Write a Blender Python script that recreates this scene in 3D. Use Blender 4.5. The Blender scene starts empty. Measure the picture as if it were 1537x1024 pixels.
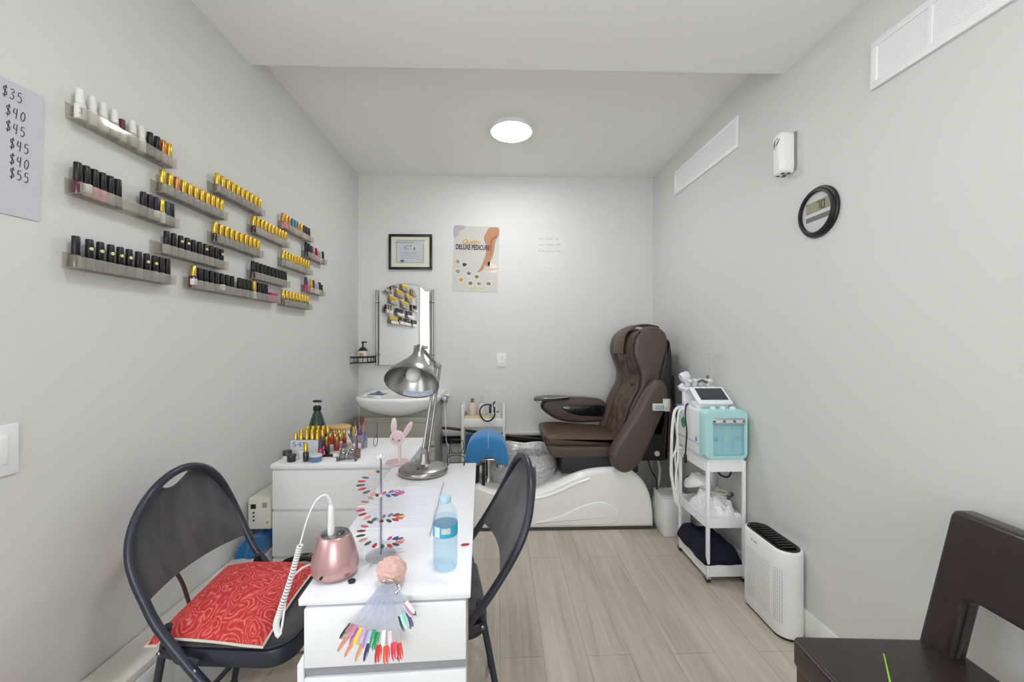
# Small nail salon: manicure desk, pedicure spa chair, polish shelves.
import bpy, bmesh, math, random
from mathutils import Vector, Matrix, noise
random.seed(7)
SC = bpy.context.scene
COL = SC.collection
PI = math.pi
rad = math.radians

# ------------------------------------------------------------------ materials
def lin(c):
    out = []
    for v in c:
        v = v / 255.0
        out.append(v / 12.92 if v <= 0.04045 else ((v + 0.055) / 1.055) ** 2.4)
    return tuple(out) + (1.0,)

MATS = {}
def mat(name, col, rough=0.5, metal=0.0, spec=0.5, coat=0.0, trans=0.0, alpha=1.0, emit=0.0, sheen=0.0, ior=1.45):
    if name in MATS:
        return MATS[name]
    m = bpy.data.materials.new(name)
    m.use_nodes = True
    b = m.node_tree.nodes['Principled BSDF']
    b.inputs['Base Color'].default_value = lin(col)
    b.inputs['Roughness'].default_value = rough
    b.inputs['Metallic'].default_value = metal
    b.inputs['Specular IOR Level'].default_value = spec
    b.inputs['Coat Weight'].default_value = coat
    b.inputs['Transmission Weight'].default_value = trans
    b.inputs['IOR'].default_value = ior
    b.inputs['Alpha'].default_value = alpha
    b.inputs['Sheen Weight'].default_value = sheen
    if emit:
        b.inputs['Emission Color'].default_value = lin(col)
        b.inputs['Emission Strength'].default_value = emit
    MATS[name] = m
    return m

def nd(m, typ, **kw):
    n = m.node_tree.nodes.new(typ)
    for k, v in kw.items():
        setattr(n, k, v)
    return n

def lk(m, a, b):
    m.node_tree.links.new(a, b)

def bsdf(m):
    return m.node_tree.nodes['Principled BSDF']

def coords(m, scale=(1, 1, 1), rot=(0, 0, 0), kind='Object'):
    tc = nd(m, 'ShaderNodeTexCoord'); mp = nd(m, 'ShaderNodeMapping')
    mp.inputs['Scale'].default_value = scale
    mp.inputs['Rotation'].default_value = rot
    lk(m, tc.outputs[kind], mp.inputs['Vector'])
    return mp.outputs['Vector']

def add_bump(m, scale=40, strength=0.1, dist=0.002, stretch=(1, 1, 1), detail=3):
    v = coords(m, stretch)
    n = nd(m, 'ShaderNodeTexNoise'); n.inputs['Scale'].default_value = scale; n.inputs['Detail'].default_value = detail
    lk(m, v, n.inputs['Vector'])
    b = nd(m, 'ShaderNodeBump'); b.inputs['Strength'].default_value = strength; b.inputs['Distance'].default_value = dist
    lk(m, n.outputs['Fac'], b.inputs['Height'])
    lk(m, b.outputs['Normal'], bsdf(m).inputs['Normal'])
    return n

def add_mottle(m, c1, c2, scale=8, stretch=(1, 1, 1), detail=4, lo=0.35, hi=0.65):
    v = coords(m, stretch)
    n = nd(m, 'ShaderNodeTexNoise'); n.inputs['Scale'].default_value = scale; n.inputs['Detail'].default_value = detail
    lk(m, v, n.inputs['Vector'])
    r = nd(m, 'ShaderNodeValToRGB')
    r.color_ramp.elements[0].position = lo; r.color_ramp.elements[0].color = lin(c1)
    r.color_ramp.elements[1].position = hi; r.color_ramp.elements[1].color = lin(c2)
    lk(m, n.outputs['Fac'], r.inputs['Fac'])
    lk(m, r.outputs['Color'], bsdf(m).inputs['Base Color'])

def clear(name, col, opacity=0.25, rough=0.05):
    """Clear plastic: tinted see-through mixed with a thin glossy skin."""
    if name in MATS:
        return MATS[name]
    m = bpy.data.materials.new(name); m.use_nodes = True
    nt = m.node_tree; nt.nodes.remove(bsdf(m)); out = nt.nodes['Material Output']
    t = nd(m, 'ShaderNodeBsdfTransparent'); t.inputs['Color'].default_value = lin(col)
    g = nd(m, 'ShaderNodeBsdfPrincipled'); g.inputs['Base Color'].default_value = lin(col); g.inputs['Roughness'].default_value = rough
    mx = nd(m, 'ShaderNodeMixShader'); mx.inputs['Fac'].default_value = opacity
    lk(m, t.outputs[0], mx.inputs[1]); lk(m, g.outputs[0], mx.inputs[2]); lk(m, mx.outputs[0], out.inputs['Surface'])
    MATS[name] = m
    return m

# ------------------------------------------------------------------ mesh builder
class MB:
    def __init__(s):
        s.bm = bmesh.new(); s.mi = 0
    def _merge(s, t, M=None):
        if M is not None:
            t.transform(M)
        for f in t.faces:
            f.material_index = s.mi; f.smooth = True
        me = bpy.data.meshes.new('tmp'); t.to_mesh(me); t.free()
        s.bm.from_mesh(me); bpy.data.meshes.remove(me)
        return s
    def box(s, x0, x1, y0, y1, z0, z1, bev=0.0, seg=2, M=None):
        t = bmesh.new()
        bmesh.ops.create_cube(t, size=1.0)
        for v in t.verts:
            v.co = Vector(((x0 + x1) / 2 + v.co.x * (x1 - x0), (y0 + y1) / 2 + v.co.y * (y1 - y0), (z0 + z1) / 2 + v.co.z * (z1 - z0)))
        if bev > 0:
            bmesh.ops.bevel(t, geom=t.edges[:], offset=bev, segments=seg, profile=0.5, affect='EDGES')
        return s._merge(t, M)
    def prism(s, pts, a0, a1, axis='y', bev=0.0, seg=2, M=None):
        """Outline in the plane across AXIS, pushed out from a0 to a1."""
        t = bmesh.new()
        def co(p, a):
            if axis == 'y': return (p[0], a, p[1])
            if axis == 'x': return (a, p[0], p[1])
            return (p[0], p[1], a)
        r0 = [t.verts.new(co(p, a0)) for p in pts]; r1 = [t.verts.new(co(p, a1)) for p in pts]
        n = len(pts)
        c0 = t.faces.new(r0); c1 = t.faces.new(list(reversed(r1)))
        for i in range(n):
            t.faces.new((r0[i], r1[i], r1[(i + 1) % n], r0[(i + 1) % n]))
        bmesh.ops.recalc_face_normals(t, faces=t.faces[:])
        if bev > 0:
            es = [e for e in list(c0.edges) + list(c1.edges)]
            bmesh.ops.bevel(t, geom=es, offset=bev, segments=seg, profile=0.5, affect='EDGES')
        return s._merge(t, M)
    def loft(s, rings, cap=True, closed=True, M=None):
        t = bmesh.new()
        R = [[t.verts.new(p) for p in r] for r in rings]
        n = len(rings[0])
        for a, b in zip(R, R[1:]):
            for i in range(n if closed else n - 1):
                j = (i + 1) % n
                t.faces.new((a[i], a[j], b[j], b[i]))
        if cap and closed:
            t.faces.new(list(reversed(R[0]))); t.faces.new(R[-1])
        bmesh.ops.recalc_face_normals(t, faces=t.faces[:])
        return s._merge(t, M)
    def lathe(s, prof, seg=24, M=None, c=(0, 0), sx=1.0, sy=1.0, cap=True):
        rings = []
        for r, z in prof:
            r = max(r, 0.0002)
            rings.append([(c[0] + sx * r * math.cos(2 * PI * i / seg), c[1] + sy * r * math.sin(2 * PI * i / seg), z) for i in range(seg)])
        return s.loft(rings, cap=cap, M=M)
    def tube(s, pts, r, seg=10, closed=False, smooth=0, M=None, rz=None):
        pts = [Vector(p) for p in pts]
        if smooth:
            pts = catmull(pts, smooth, closed)
        n = len(pts)
        rr = r if isinstance(r, (list, tuple)) else None
        rings = []; up = None
        for i in range(n):
            a = pts[(i - 1) % n] if (closed or i > 0) else pts[i]
            b = pts[(i + 1) % n] if (closed or i < n - 1) else pts[i]
            d = (b - a).normalized()
            if up is None:
                up = Vector((0, 0, 1)) if abs(d.z) < 0.9 else Vector((1, 0, 0))
            sd = d.cross(up)
            if sd.length < 1e-6: sd = d.orthogonal()
            sd.normalize(); up = sd.cross(d).normalized()
            if rr:
                f = i / max(1, n - 1) * (len(rr) - 1); k = min(int(f), len(rr) - 2); q = rr[k] + (rr[k + 1] - rr[k]) * (f - k)
            else: q = r
            qz = q if rz is None else rz
            rings.append([pts[i] + sd * (q * math.cos(2 * PI * j / seg)) + up * (qz * math.sin(2 * PI * j / seg)) for j in range(seg)])
        if closed:
            rings.append(rings[0])
            return s.loft(rings, cap=False, M=M)
        return s.loft(rings, M=M)
    def ball(s, c, r, sy=None, sz=None, seg=20, M=None):
        t = bmesh.new()
        bmesh.ops.create_uvsphere(t, u_segments=seg, v_segments=max(6, seg // 2), radius=1.0)
        sy = r if sy is None else sy; sz = r if sz is None else sz
        for v in t.verts:
            v.co = Vector((c[0] + v.co.x * r, c[1] + v.co.y * sy, c[2] + v.co.z * sz))
        return s._merge(t, M)
    def cyl(s, p0, p1, r, seg=16, M=None):
        return s.tube([p0, p1], r, seg, M=M)
    def grid(s, fn, nu, nv, thick=0.0, M=None):
        t = bmesh.new()
        V = [[t.verts.new(fn(i / nu, j / nv)) for j in range(nv + 1)] for i in range(nu + 1)]
        for i in range(nu):
            for j in range(nv):
                t.faces.new((V[i][j], V[i + 1][j], V[i + 1][j + 1], V[i][j + 1]))
        bmesh.ops.recalc_face_normals(t, faces=t.faces[:])
        if thick:
            bmesh.ops.solidify(t, geom=t.faces[:], thickness=thick)
        return s._merge(t, M)
    def mesh(s, name, sharp=40):
        me = bpy.data.meshes.new(name); s.bm.to_mesh(me); s.bm.free()
        me.set_sharp_from_angle(angle=rad(sharp))
        return me

def catmull(p, k, closed=False):
    n = len(p); out = []
    for i in range(n if closed else n - 1):
        p0 = p[(i - 1) % n] if (closed or i > 0) else p[0] * 2 - p[1]
        p1 = p[i]; p2 = p[(i + 1) % n]
        p3 = p[(i + 2) % n] if (closed or i + 2 < n) else p[-1] * 2 - p[-2]
        for q in range(k):
            t = q / k
            out.append(0.5 * ((2 * p1) + (p2 - p0) * t + (2 * p0 - 5 * p1 + 4 * p2 - p3) * t * t + (3 * p1 - p0 - 3 * p2 + p3) * t ** 3))
    if not closed:
        out.append(p[-1])
    return out

def smooth2(pts, k=4, closed=True):
    return [(v.x, v.z) for v in catmull([Vector((a, 0, b)) for a, b in pts], k, closed)]

def rrect(x0, x1, y0, y1, r, n=5):
    """Rounded rectangle outline."""
    o = []
    for cx, cy, a in ((x1 - r, y1 - r, 0), (x0 + r, y1 - r, 90), (x0 + r, y0 + r, 180), (x1 - r, y0 + r, 270)):
        for i in range(n + 1):
            t = rad(a + 90 * i / n); o.append((cx + r * math.cos(t), cy + r * math.sin(t)))
    return o

# ------------------------------------------------------------------ objects
def matrix_of(o):
    return Matrix.Translation(o.location) @ o.rotation_euler.to_matrix().to_4x4()

def obj(name, mb, mats, parent=None, loc=None, rotz=0.0, label=None, world=False, sharp=40):
    """One mesh object; with world=True the shape was laid out in room coordinates."""
    me = mb if isinstance(mb, bpy.types.Mesh) else mb.mesh(name, sharp)
    if not isinstance(mats, (list, tuple)): mats = [mats]
    if not me.materials:
        for m in mats: me.materials.append(m)
    o = bpy.data.objects.new(name, me); COL.objects.link(o)
    if parent is not None:
        o.parent = parent
        if world:
            M = Matrix.Identity(4); q = parent
            while q is not None:
                M = matrix_of(q) @ M; q = q.parent
            me.transform(M.inverted())
    if loc is not None: o.location = loc
    if rotz: o.rotation_euler = (0, 0, rotz)
    if label: o['label'] = label
    return o

def tag(o, label, cat, group=None, kind=None):
    o['label'] = label; o['category'] = cat
    if group: o['group'] = group
    if kind: o['kind'] = kind
    return o

def thing(name, label, cat, loc=(0, 0, 0), rotz=0.0, group=None):
    o = bpy.data.objects.new(name, None); COL.objects.link(o)
    o.location = loc; o.rotation_euler = (0, 0, rotz); o.empty_display_size = 0.05
    return tag(o, label, cat, group)

def struct(name, mb, mats):
    o = obj(name, mb, mats); o['kind'] = 'structure'
    return o

def dup(root, loc, rotz=None, label=None, group=None, recolor=None):
    r = root.copy(); COL.objects.link(r); r.location = loc
    if rotz is not None: r.rotation_euler = (0, 0, rotz)
    if label: r['label'] = label
    if group: r['group'] = group
    for ch in list(root.children):
        c = ch.copy(); COL.objects.link(c); c.parent = r
        for g in list(ch.children):
            d = g.copy(); COL.objects.link(d); d.parent = c
    return r

def text_mesh(s, size, M, ext=0.0004, shear=0.0, sx=1.0, bold=0.0, name='lettering'):
    cu = bpy.data.curves.new('t', 'FONT'); cu.body = s; cu.size = size; cu.extrude = ext; cu.offset = bold
    cu.align_x = 'CENTER'; cu.align_y = 'CENTER'; cu.shear = shear
    o = bpy.data.objects.new('t', cu); COL.objects.link(o)
    dg = bpy.context.evaluated_depsgraph_get()
    me = bpy.data.meshes.new_from_object(o.evaluated_get(dg)); me.name = name
    bpy.data.objects.remove(o); bpy.data.curves.remove(cu)
    me.materials.clear()
    me.transform(M @ Matrix.Diagonal((sx, 1, 1, 1)))
    return me

# frames for flat writing: local x runs along the line, y up, z out of the surface
def on_back(x, y, z):   return Matrix.Translation((x, y, z)) @ Matrix(((1, 0, 0, 0), (0, 0, -1, 0), (0, 1, 0, 0), (0, 0, 0, 1)))
def on_left(x, y, z):   return Matrix.Translation((x, y, z)) @ Matrix(((0, 0, 1, 0), (1, 0, 0, 0), (0, 1, 0, 0), (0, 0, 0, 1)))
def on_right(x, y, z):  return Matrix.Translation((x, y, z)) @ Matrix(((0, 0, -1, 0), (-1, 0, 0, 0), (0, 1, 0, 0), (0, 0, 0, 1)))

# pen strokes on a 1 x 1 cell
PEN = {
 '$': [[(.85, .85), (.55, .95), (.25, .8), (.35, .58), (.7, .45), (.8, .22), (.5, .05), (.15, .15)], [(.62, 1.1), (.42, -.1)]],
 '3': [[(.15, .9), (.5, 1), (.75, .8), (.4, .55), (.75, .35), (.5, .02), (.12, .08)]],
 '4': [[(.25, .95), (.15, .5), (.75, .48)], [(.7, .98), (.62, 0)]],
 '0': [[(.5, .95), (.18, .6), (.25, .15), (.55, .03), (.85, .4), (.75, .85), (.5, .95)]],
 '5': [[(.8, .98), (.3, .95), (.22, .58), (.6, .6), (.78, .3), (.5, .02), (.15, .08)]],
 '-': [[(.2, .45), (.8, .5)]],
 'l': [[(.2, .3), (.6, .85), (.45, 1), (.35, .5), (.5, .05), (.85, .2)]],
 '.': [[(.45, .05), (.52, .1)]],
 ' ': [],
}
def pen(mb, s, M, h, w, r=0.0012, lean=0.1, k=5):
    x = 0.0
    for ch in s:
        for st in PEN[ch]:
            pts = [M @ Vector(((x + (a * 0.8 + lean * b) * w), b * h, 0)) for a, b in st]
            mb.tube(pts, r, 5, smooth=k if len(pts) > 2 else 0)
        x += w
    return mb
# ================================================================== palette
XL, XR, YB, YF, ZC, ZL = -1.22, 1.345, 3.54, -3.5, 2.74, 2.605

wall_m = mat('wall paint', (215, 215, 212), 0.6, spec=0.25); add_bump(wall_m, 220, 0.04, 0.001)
ceil_m = mat('ceiling paint', (240, 240, 237), 0.75, spec=0.15)
base_m = mat('white trim paint', (236, 236, 233), 0.4)
floor_m = mat('vinyl planks', (170, 160, 146), 0.42, spec=0.35)
def make_floor(m):
    nt = m.node_tree
    v = coords(m, (1, 1, 1), (0, 0, rad(90)))
    br = nd(m, 'ShaderNodeTexBrick'); br.offset = 0.37; br.inputs['Scale'].default_value = 1.0
    br.inputs['Brick Width'].default_value = 1.22; br.inputs['Row Height'].default_value = 0.18
    br.inputs['Mortar Size'].default_value = 0.0012; br.inputs['Bias'].default_value = 0.0
    br.inputs['Color1'].default_value = (0.30, 0.30, 0.30, 1); br.inputs['Color2'].default_value = (0.72, 0.72, 0.72, 1); br.inputs['Mortar'].default_value = (0.0, 0.0, 0.0, 1)
    lk(m, v, br.inputs['Vector'])
    v2 = coords(m, (26, 1.3, 1))
    n = nd(m, 'ShaderNodeTexNoise'); n.inputs['Scale'].default_value = 1.6; n.inputs['Detail'].default_value = 8; n.inputs['Roughness'].default_value = 0.62; n.inputs['Distortion'].default_value = 0.6
    lk(m, v2, n.inputs['Vector'])
    v3 = coords(m, (7, 0.7, 1))
    n2 = nd(m, 'ShaderNodeTexNoise'); n2.inputs['Scale'].default_value = 1.3; n2.inputs['Detail'].default_value = 3
    lk(m, v3, n2.inputs['Vector'])
    a = nd(m, 'ShaderNodeMath', operation='ADD'); a2 = nd(m, 'ShaderNodeMath', operation='MULTIPLY_ADD')
    lk(m, n.outputs['Fac'], a.inputs[0]); lk(m, n2.outputs['Fac'], a.inputs[1])
    lk(m, br.outputs['Color'], a2.inputs[0]); a2.inputs[1].default_value = 0.30; lk(m, a.outputs[0], a2.inputs[2])
    r = nd(m, 'ShaderNodeValToRGB')
    r.color_ramp.elements[0].position = 0.72; r.color_ramp.elements[0].color = lin((142, 132, 118))
    r.color_ramp.elements[1].position = 1.5; r.color_ramp.elements[1].color = lin((192, 184, 171))
    e = r.color_ramp.elements.new(1.0); e.color = lin((170, 161, 147))
    mp = nd(m, 'ShaderNodeMapRange'); mp.inputs['From Max'].default_value = 1.6; lk(m, a2.outputs[0], mp.inputs['Value'])
    r.color_ramp.elements[0].position = 0.45; r.color_ramp.elements[1].position = 0.70; r.color_ramp.elements[2].position = 0.95
    for i, c in enumerate(((162, 153, 139), (189, 180, 166), (207, 199, 187))): r.color_ramp.elements[i].color = lin(c)
    lk(m, mp.outputs[0], r.inputs['Fac'])
    mul = nd(m, 'ShaderNodeMixRGB', blend_type='MULTIPLY'); mul.inputs['Fac'].default_value = 0.35
    inv = nd(m, 'ShaderNodeMath', operation='SUBTRACT'); inv.inputs[0].default_value = 1.0; lk(m, br.outputs['Fac'], inv.inputs[1])
    lk(m, r.outputs['Color'], mul.inputs['Color1']); lk(m, inv.outputs[0], mul.inputs['Color2'])
    lk(m, mul.outputs['Color'], bsdf(m).inputs['Base Color'])
    b = nd(m, 'ShaderNodeBump'); b.inputs['Strength'].default_value = 0.06; b.inputs['Distance'].default_value = 0.002
    lk(m, n.outputs['Fac'], b.inputs['Height']); lk(m, b.outputs['Normal'], bsdf(m).inputs['Normal'])
make_floor(floor_m)

white_gloss = mat('white lacquer', (240, 241, 242), 0.25)
white_sat = mat('white laminate', (240, 240, 242), 0.38)
white_plas = mat('white plastic', (238, 239, 240), 0.35)
white_met = mat('white powder coat', (241, 242, 246), 0.35)
black_plas = mat('black plastic', (26, 26, 28), 0.4)
black_met = mat('black wire', (22, 22, 23), 0.45)
chrome = mat('chrome', (215, 215, 218), 0.12, 1.0)
ink = mat('dark ink', (48, 48, 56), 0.6)
clear_pl = clear('clear plastic', (236, 238, 240), 0.20)
gold = mat('gold cap', (220, 182, 72), 0.28, 0.8)
mirror_m = mat('mirror glass', (240, 241, 240), 0.015, 1.0)
brown_lea = mat('brown leatherette', (84, 70, 65), 0.42); add_bump(brown_lea, 260, 0.12, 0.001)
brown_quilt = mat('brown quilted leatherette', (82, 66, 55), 0.42); add_bump(brown_quilt, 200, 0.12, 0.001)

# ================================================================== the room
m = MB(); m.box(XL - 1.2, XR + 0.1, YF, YB + 0.1, -0.08, 0.0); struct('floor', m, floor_m)
m = MB(); m.box(XL - 0.1, XR + 0.1, YB, YB + 0.1, 0, ZC + 0.1); struct('wall_back', m, wall_m)
m = MB(); m.box(XR, XR + 0.1, YF, YB, 0, ZC + 0.1); struct('wall_right', m, wall_m)
# left wall with the tall window right beside the viewer
WY0, WY1, WZ0, WZ1 = -0.12, 0.86, 0.85, 2.2
m = MB()
m.box(XL - 0.1, XL, WY1, YB, 0, ZC + 0.1); m.box(XL - 0.1, XL, YF, WY0, 0, ZC + 0.1)
m.box(XL - 0.1, XL, WY0, WY1, 0, WZ0); m.box(XL - 0.1, XL, WY0, WY1, WZ1, ZC + 0.1)
struct('wall_left', m, wall_m)
# rear wall with an added, unseen window opening for frontal fill light
RX0, RX1, RZ0, RZ1 = -1.0, 1.15, 0.4, 2.4
m = MB()
m.box(XL - 0.1, RX0, YF - 0.1, YF, 0, ZC + 0.1); m.box(RX1, XR + 0.1, YF - 0.1, YF, 0, ZC + 0.1)
m.box(RX0, RX1, YF - 0.1, YF, 0, RZ0); m.box(RX0, RX1, YF - 0.1, YF, RZ1, ZC + 0.1)
struct('wall_rear', m, wall_m)
# ceiling: high part over the pedicure corner, dropped part over the viewer (its edge runs a little askew)
m = MB(); m.box(XL, XR, YF, YB, ZC, ZC + 0.1); struct('ceiling', m, ceil_m)
m = MB(); m.loft([[(XL, YF, 2.652), (XR, YF, 2.566), (XR, 1.882, 2.566), (XL, 2.022, 2.652)], [(XL, YF, ZC), (XR, YF, ZC), (XR, 1.882, ZC), (XL, 2.022, ZC)]]); struct('ceiling_dropped', m, ceil_m)
m = MB(); m.box(XR - 0.012, XR, YF, YB, 0, 0.128, 0.004); struct('baseboard_right', m, base_m)
m = MB(); m.box(XL, XR - 0.012, YB - 0.012, YB, 0, 0.128, 0.004); struct('baseboard_back', m, base_m)

pane_m = clear('window glass', (250, 252, 252), 0.06)
def window(name, a0, a1, z0, z1, side):
    o = bpy.data.objects.new(name, None); COL.objects.link(o); o['kind'] = 'structure'
    w = 0.05
    def bar(mb, u0, u1, v0, v1):
        if side == 'left': mb.box(XL - 0.08, XL + 0.015, u0, u1, v0, v1, 0.004)
        else: mb.box(u0, u1, YF - 0.08, YF + 0.015, v0, v1, 0.004)
    f = MB()
    bar(f, a0, a0 + w, z0, z1); bar(f, a1 - w, a1, z0, z1); bar(f, a0 + w, a1 - w, z0, z0 + w); bar(f, a0 + w, a1 - w, z1 - w, z1)
    obj('window_frame', f, base_m, o)
    g = MB()
    if side == 'left': g.box(XL - 0.05, XL - 0.044, a0 + w, a1 - w, z0 + w, z1 - w)
    else: g.box(a0 + w, a1 - w, YF - 0.05, YF - 0.044, z0 + w, z1 - w)
    obj('window_pane', g, pane_m, o)
window('window_1', WY0, WY1, WZ0, WZ1, 'left')
window('added_fill_window', RX0, RX1, RZ0, RZ1, 'rear')  # second one is unseen, added behind the viewer to let in fill light

# ================================================================== light
world = bpy.data.worlds.new('day'); SC.world = world; world.use_nodes = True
bg = world.node_tree.nodes['Background']; bg.inputs['Color'].default_value = (0.93, 0.97, 1.0, 1); bg.inputs['Strength'].default_value = 1.5
def area(name, loc, rot, sx, sy, power, col):
    l = bpy.data.lights.new(name, 'AREA'); l.shape = 'RECTANGLE'; l.size = sx; l.size_y = sy; l.energy = power; l.color = col
    o = bpy.data.objects.new(name, l); COL.objects.link(o); o.location = loc; o.rotation_euler = rot
    return o
area('daylight_left', (XL - 0.03, (WY0 + WY1) / 2, (WZ0 + WZ1) / 2), (0, rad(-115), 0), WZ1 - WZ0 - 0.12, WY1 - WY0 - 0.12, 4, (0.95, 0.98, 1.0))
area('fill_light_rear', ((RX0 + RX1) / 2, YF - 0.03, (RZ0 + RZ1) / 2), (rad(128), 0, 0), RX1 - RX0 - 0.12, RZ1 - RZ0 - 0.12, 40, (0.96, 0.98, 1.0))  # rear one is added fill from behind the viewer, tilted up towards the ceiling

def ceiling_light(x, y, z, label, power, name='ceiling_light'):
    t = thing(name, label, 'ceiling light', (x, y, z))
    r = MB(); r.lathe([(0.142, 0), (0.146, -0.006), (0.146, -0.02), (0.14, -0.027), (0.136, -0.027)], 48); obj('rim', r, base_m, t)
    d = MB(); d.lathe([(0.136, -0.026), (0.13, -0.03), (0.09, -0.033), (0.0, -0.034)], 48)
    lm = mat('lit diffuser %d' % power, (252, 252, 255), 0.5, emit=power)
    obj('diffuser', d, lm, t, label='glowing white diffuser')
    return t
ceiling_light(0.078, 2.742, ZC, 'round flat white ceiling light, lit, above the room centre', 44)
t = ceiling_light(0.05, 0.72, 2.609, 'added unseen round white fill light on the dropped ceiling above the viewer', 36)  # unseen disc, added to brighten desk top and floor from above

cam = bpy.data.cameras.new('camera'); co = bpy.data.objects.new('camera', cam); COL.objects.link(co)
cam.sensor_width = 36.0; cam.lens = 36.0 * 610.0 / 1537.0; cam.shift_y = 1.0 / 1537.0; cam.clip_start = 0.02
co.location = (0, 0, 1.3); co.rotation_euler = (rad(90), 0, rad(-1.7))
SC.camera = co
SC.view_settings.view_transform = 'Standard'; SC.view_settings.look = 'None'; SC.view_settings.gamma = 1.0
SC.view_settings.exposure = 0.72; SC.view_settings.use_curve_mapping = False
SC.cycles.max_bounces = 14; SC.cycles.diffuse_bounces = 8; SC.cycles.transparent_max_bounces = 24
SC.cycles.use_denoising = True
SC.cycles.sample_clamp_indirect = 8.0
SC.cycles.caustics_reflective = False; SC.cycles.caustics_refractive = False
# ================================================================== left wall: price sheet, switch, polish shelves
t = thing('price_sign', 'white handwritten price sheet listing dollar amounts taped to the left wall', 'sign', (XL, 1.0, 1.62))
m = MB(); m.prism([(0.895, 1.608), (1.111, 1.618), (1.122, 1.953), (0.903, 1.943)], XL + 0.0005, XL + 0.003, axis='x')
obj('sheet', m, mat('lilac white paper', (198, 197, 207), 0.7), t, world=True)
for s, y, z in (('$35', 1.035, 1.895), (' - $40', 0.995, 1.851), (' - $45', 0.995, 1.812), ('l- $45', 1.003, 1.772), ('l- $40', 1.003, 1.733), (' . $55', 1.003, 1.698)):
    M = on_left(XL + 0.0033, y - 0.006, z + 0.010); k = s.index('$')
    m = MB(); pen(m, ' ' * k + s[k:], M, 0.026, 0.0155, 0.0009); obj('price', m, ink, t, world=True)
    if s[:k].strip():
        m = MB(); pen(m, s[:k], M, 0.026, 0.0155, 0.0009); obj('dash', m, ink, t, world=True)

t = thing('light_switch', 'white rocker light switch plate at the left edge of the view', 'light switch', (XL, 1.02, 1.03))
m = MB(); m.box(XL + 0.0002, XL + 0.007, 0.975, 1.063, 0.97, 1.096, 0.003); obj('plate', m, white_plas, t, world=True)
m = MB(); m.box(XL + 0.006, XL + 0.011, 1.003, 1.037, 1.0, 1.066, 0.002); obj('rocker', m, white_gloss, t, world=True)

t = thing('wall_peg', 'pale wooden round knob on the left wall behind the folding chair', 'knob', (XL, 1.37, 0.605))
m = MB(); m.lathe([(0.012, 0), (0.011, 0.018), (0.02, 0.024), (0.024, 0.034), (0.02, 0.046), (0.004, 0.052)], 20, M=Matrix.Translation((XL, 1.37, 0.605)) @ Matrix.Rotation(rad(90), 4, 'Y'))
obj('knob', m, mat('pale wood', (222, 204, 190), 0.45), t, world=True)

shelf_tint = clear('smoked acrylic', (238, 236, 232), 0.19)
def shelf(y0, y1, z, label):
    """Clear wall ledge: tall back, narrow bottom, low front lip."""
    t = thing('acrylic_shelf', label, 'shelf', (XL, (y0 + y1) / 2, z), group='clear acrylic polish shelves')
    m = MB(); m.prism([(XL + 0.0005, z), (XL + 0.046, z), (XL + 0.046, z + 0.034), (XL + 0.0435, z + 0.034), (XL + 0.0435, z + 0.003), (XL + 0.0035, z + 0.003), (XL + 0.0035, z + 0.046), (XL + 0.0005, z + 0.046)], y0, y1)
    obj('ledge', m, shelf_tint, t, world=True)
    m = MB()
    m.box(XL + 0.0035, XL + 0.0435, y1 - 0.0028, y1, z + 0.003, z + 0.034)
    obj('end_panel', m, shelf_tint, t, world=True)

CAPC = {
 'gold': gold, 'bright gold': mat('bright gold cap', (226, 190, 84), 0.22, 0.85), 'copper': mat('copper cap', (206, 140, 84), 0.3, 0.8),
 'black': mat('black cap', (24, 24, 25), 0.35), 'white': mat('white cap', (222, 221, 216), 0.4), 'maroon': mat('maroon cap', (98, 42, 56), 0.4),
 'navy': mat('navy cap', (30, 36, 62), 0.4), 'slate': mat('slate cap', (72, 76, 84), 0.4), 'teal': mat('teal cap', (64, 142, 164), 0.4),
 'brown': mat('brown cap', (82, 52, 46), 0.4), 'pink': mat('pink cap', (214, 140, 152), 0.4), 'plum': mat('plum cap', (74, 54, 84), 0.4),
 'grey': mat('pale grey cap', (176, 182, 190), 0.4), 'red': mat('red cap', (178, 40, 46), 0.4),
}
BODC = {
 'smoke': mat('smoky polish glass', (112, 103, 90), 0.12, coat=0.5), 'dark': mat('dark polish glass', (52, 47, 43), 0.12, coat=0.5),
 'clear': mat('pale polish glass', (176, 170, 160), 0.12, coat=0.5), 'white': mat('white polish bottle', (220, 219, 214), 0.3),
 'pink': mat('pink polish', (205, 118, 124), 0.15, coat=0.5), 'palepink': mat('pale pink polish', (216, 178, 176), 0.15, coat=0.5),
 'maroon': mat('maroon polish', (84, 34, 52), 0.15, coat=0.5), 'navy': mat('navy polish', (34, 40, 70), 0.15, coat=0.5),
 'grey': mat('grey polish', (150, 146, 140), 0.15, coat=0.5), 'magenta': mat('magenta polish', (176, 34, 92), 0.15, coat=0.5),
 'red': mat('red polish', (150, 34, 40), 0.15, coat=0.5),
}
BP = {
 'gel':  ([(0.0112, 0), (0.0118, 0.002), (0.0118, 0.030), (0.0105, 0.034), (0.0068, 0.0365)], [(0.0090, 0.036), (0.0098, 0.037), (0.0090, 0.082), (0.0080, 0.084)]),
 'tall': ([(0.0112, 0), (0.0118, 0.002), (0.0118, 0.030), (0.0105, 0.035), (0.0068, 0.038)], [(0.0092, 0.037), (0.0100, 0.038), (0.0090, 0.088), (0.0080, 0.090)]),
 'fat':  ([(0.0122, 0), (0.0128, 0.002), (0.0128, 0.042), (0.0105, 0.046), (0.008, 0.048)], [(0.0098, 0.047), (0.0106, 0.048), (0.0094, 0.086), (0.008, 0.088)]),
 'short': ([(0.0112, 0), (0.0118, 0.002), (0.0118, 0.028), (0.0105, 0.032), (0.0068, 0.0345)], [(0.0082, 0.034), (0.0088, 0.035), (0.0080, 0.070), (0.0072, 0.072)]),
}
PROTO = {}
tag_m = mat('small white tag', (224, 224, 222), 0.6)
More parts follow.
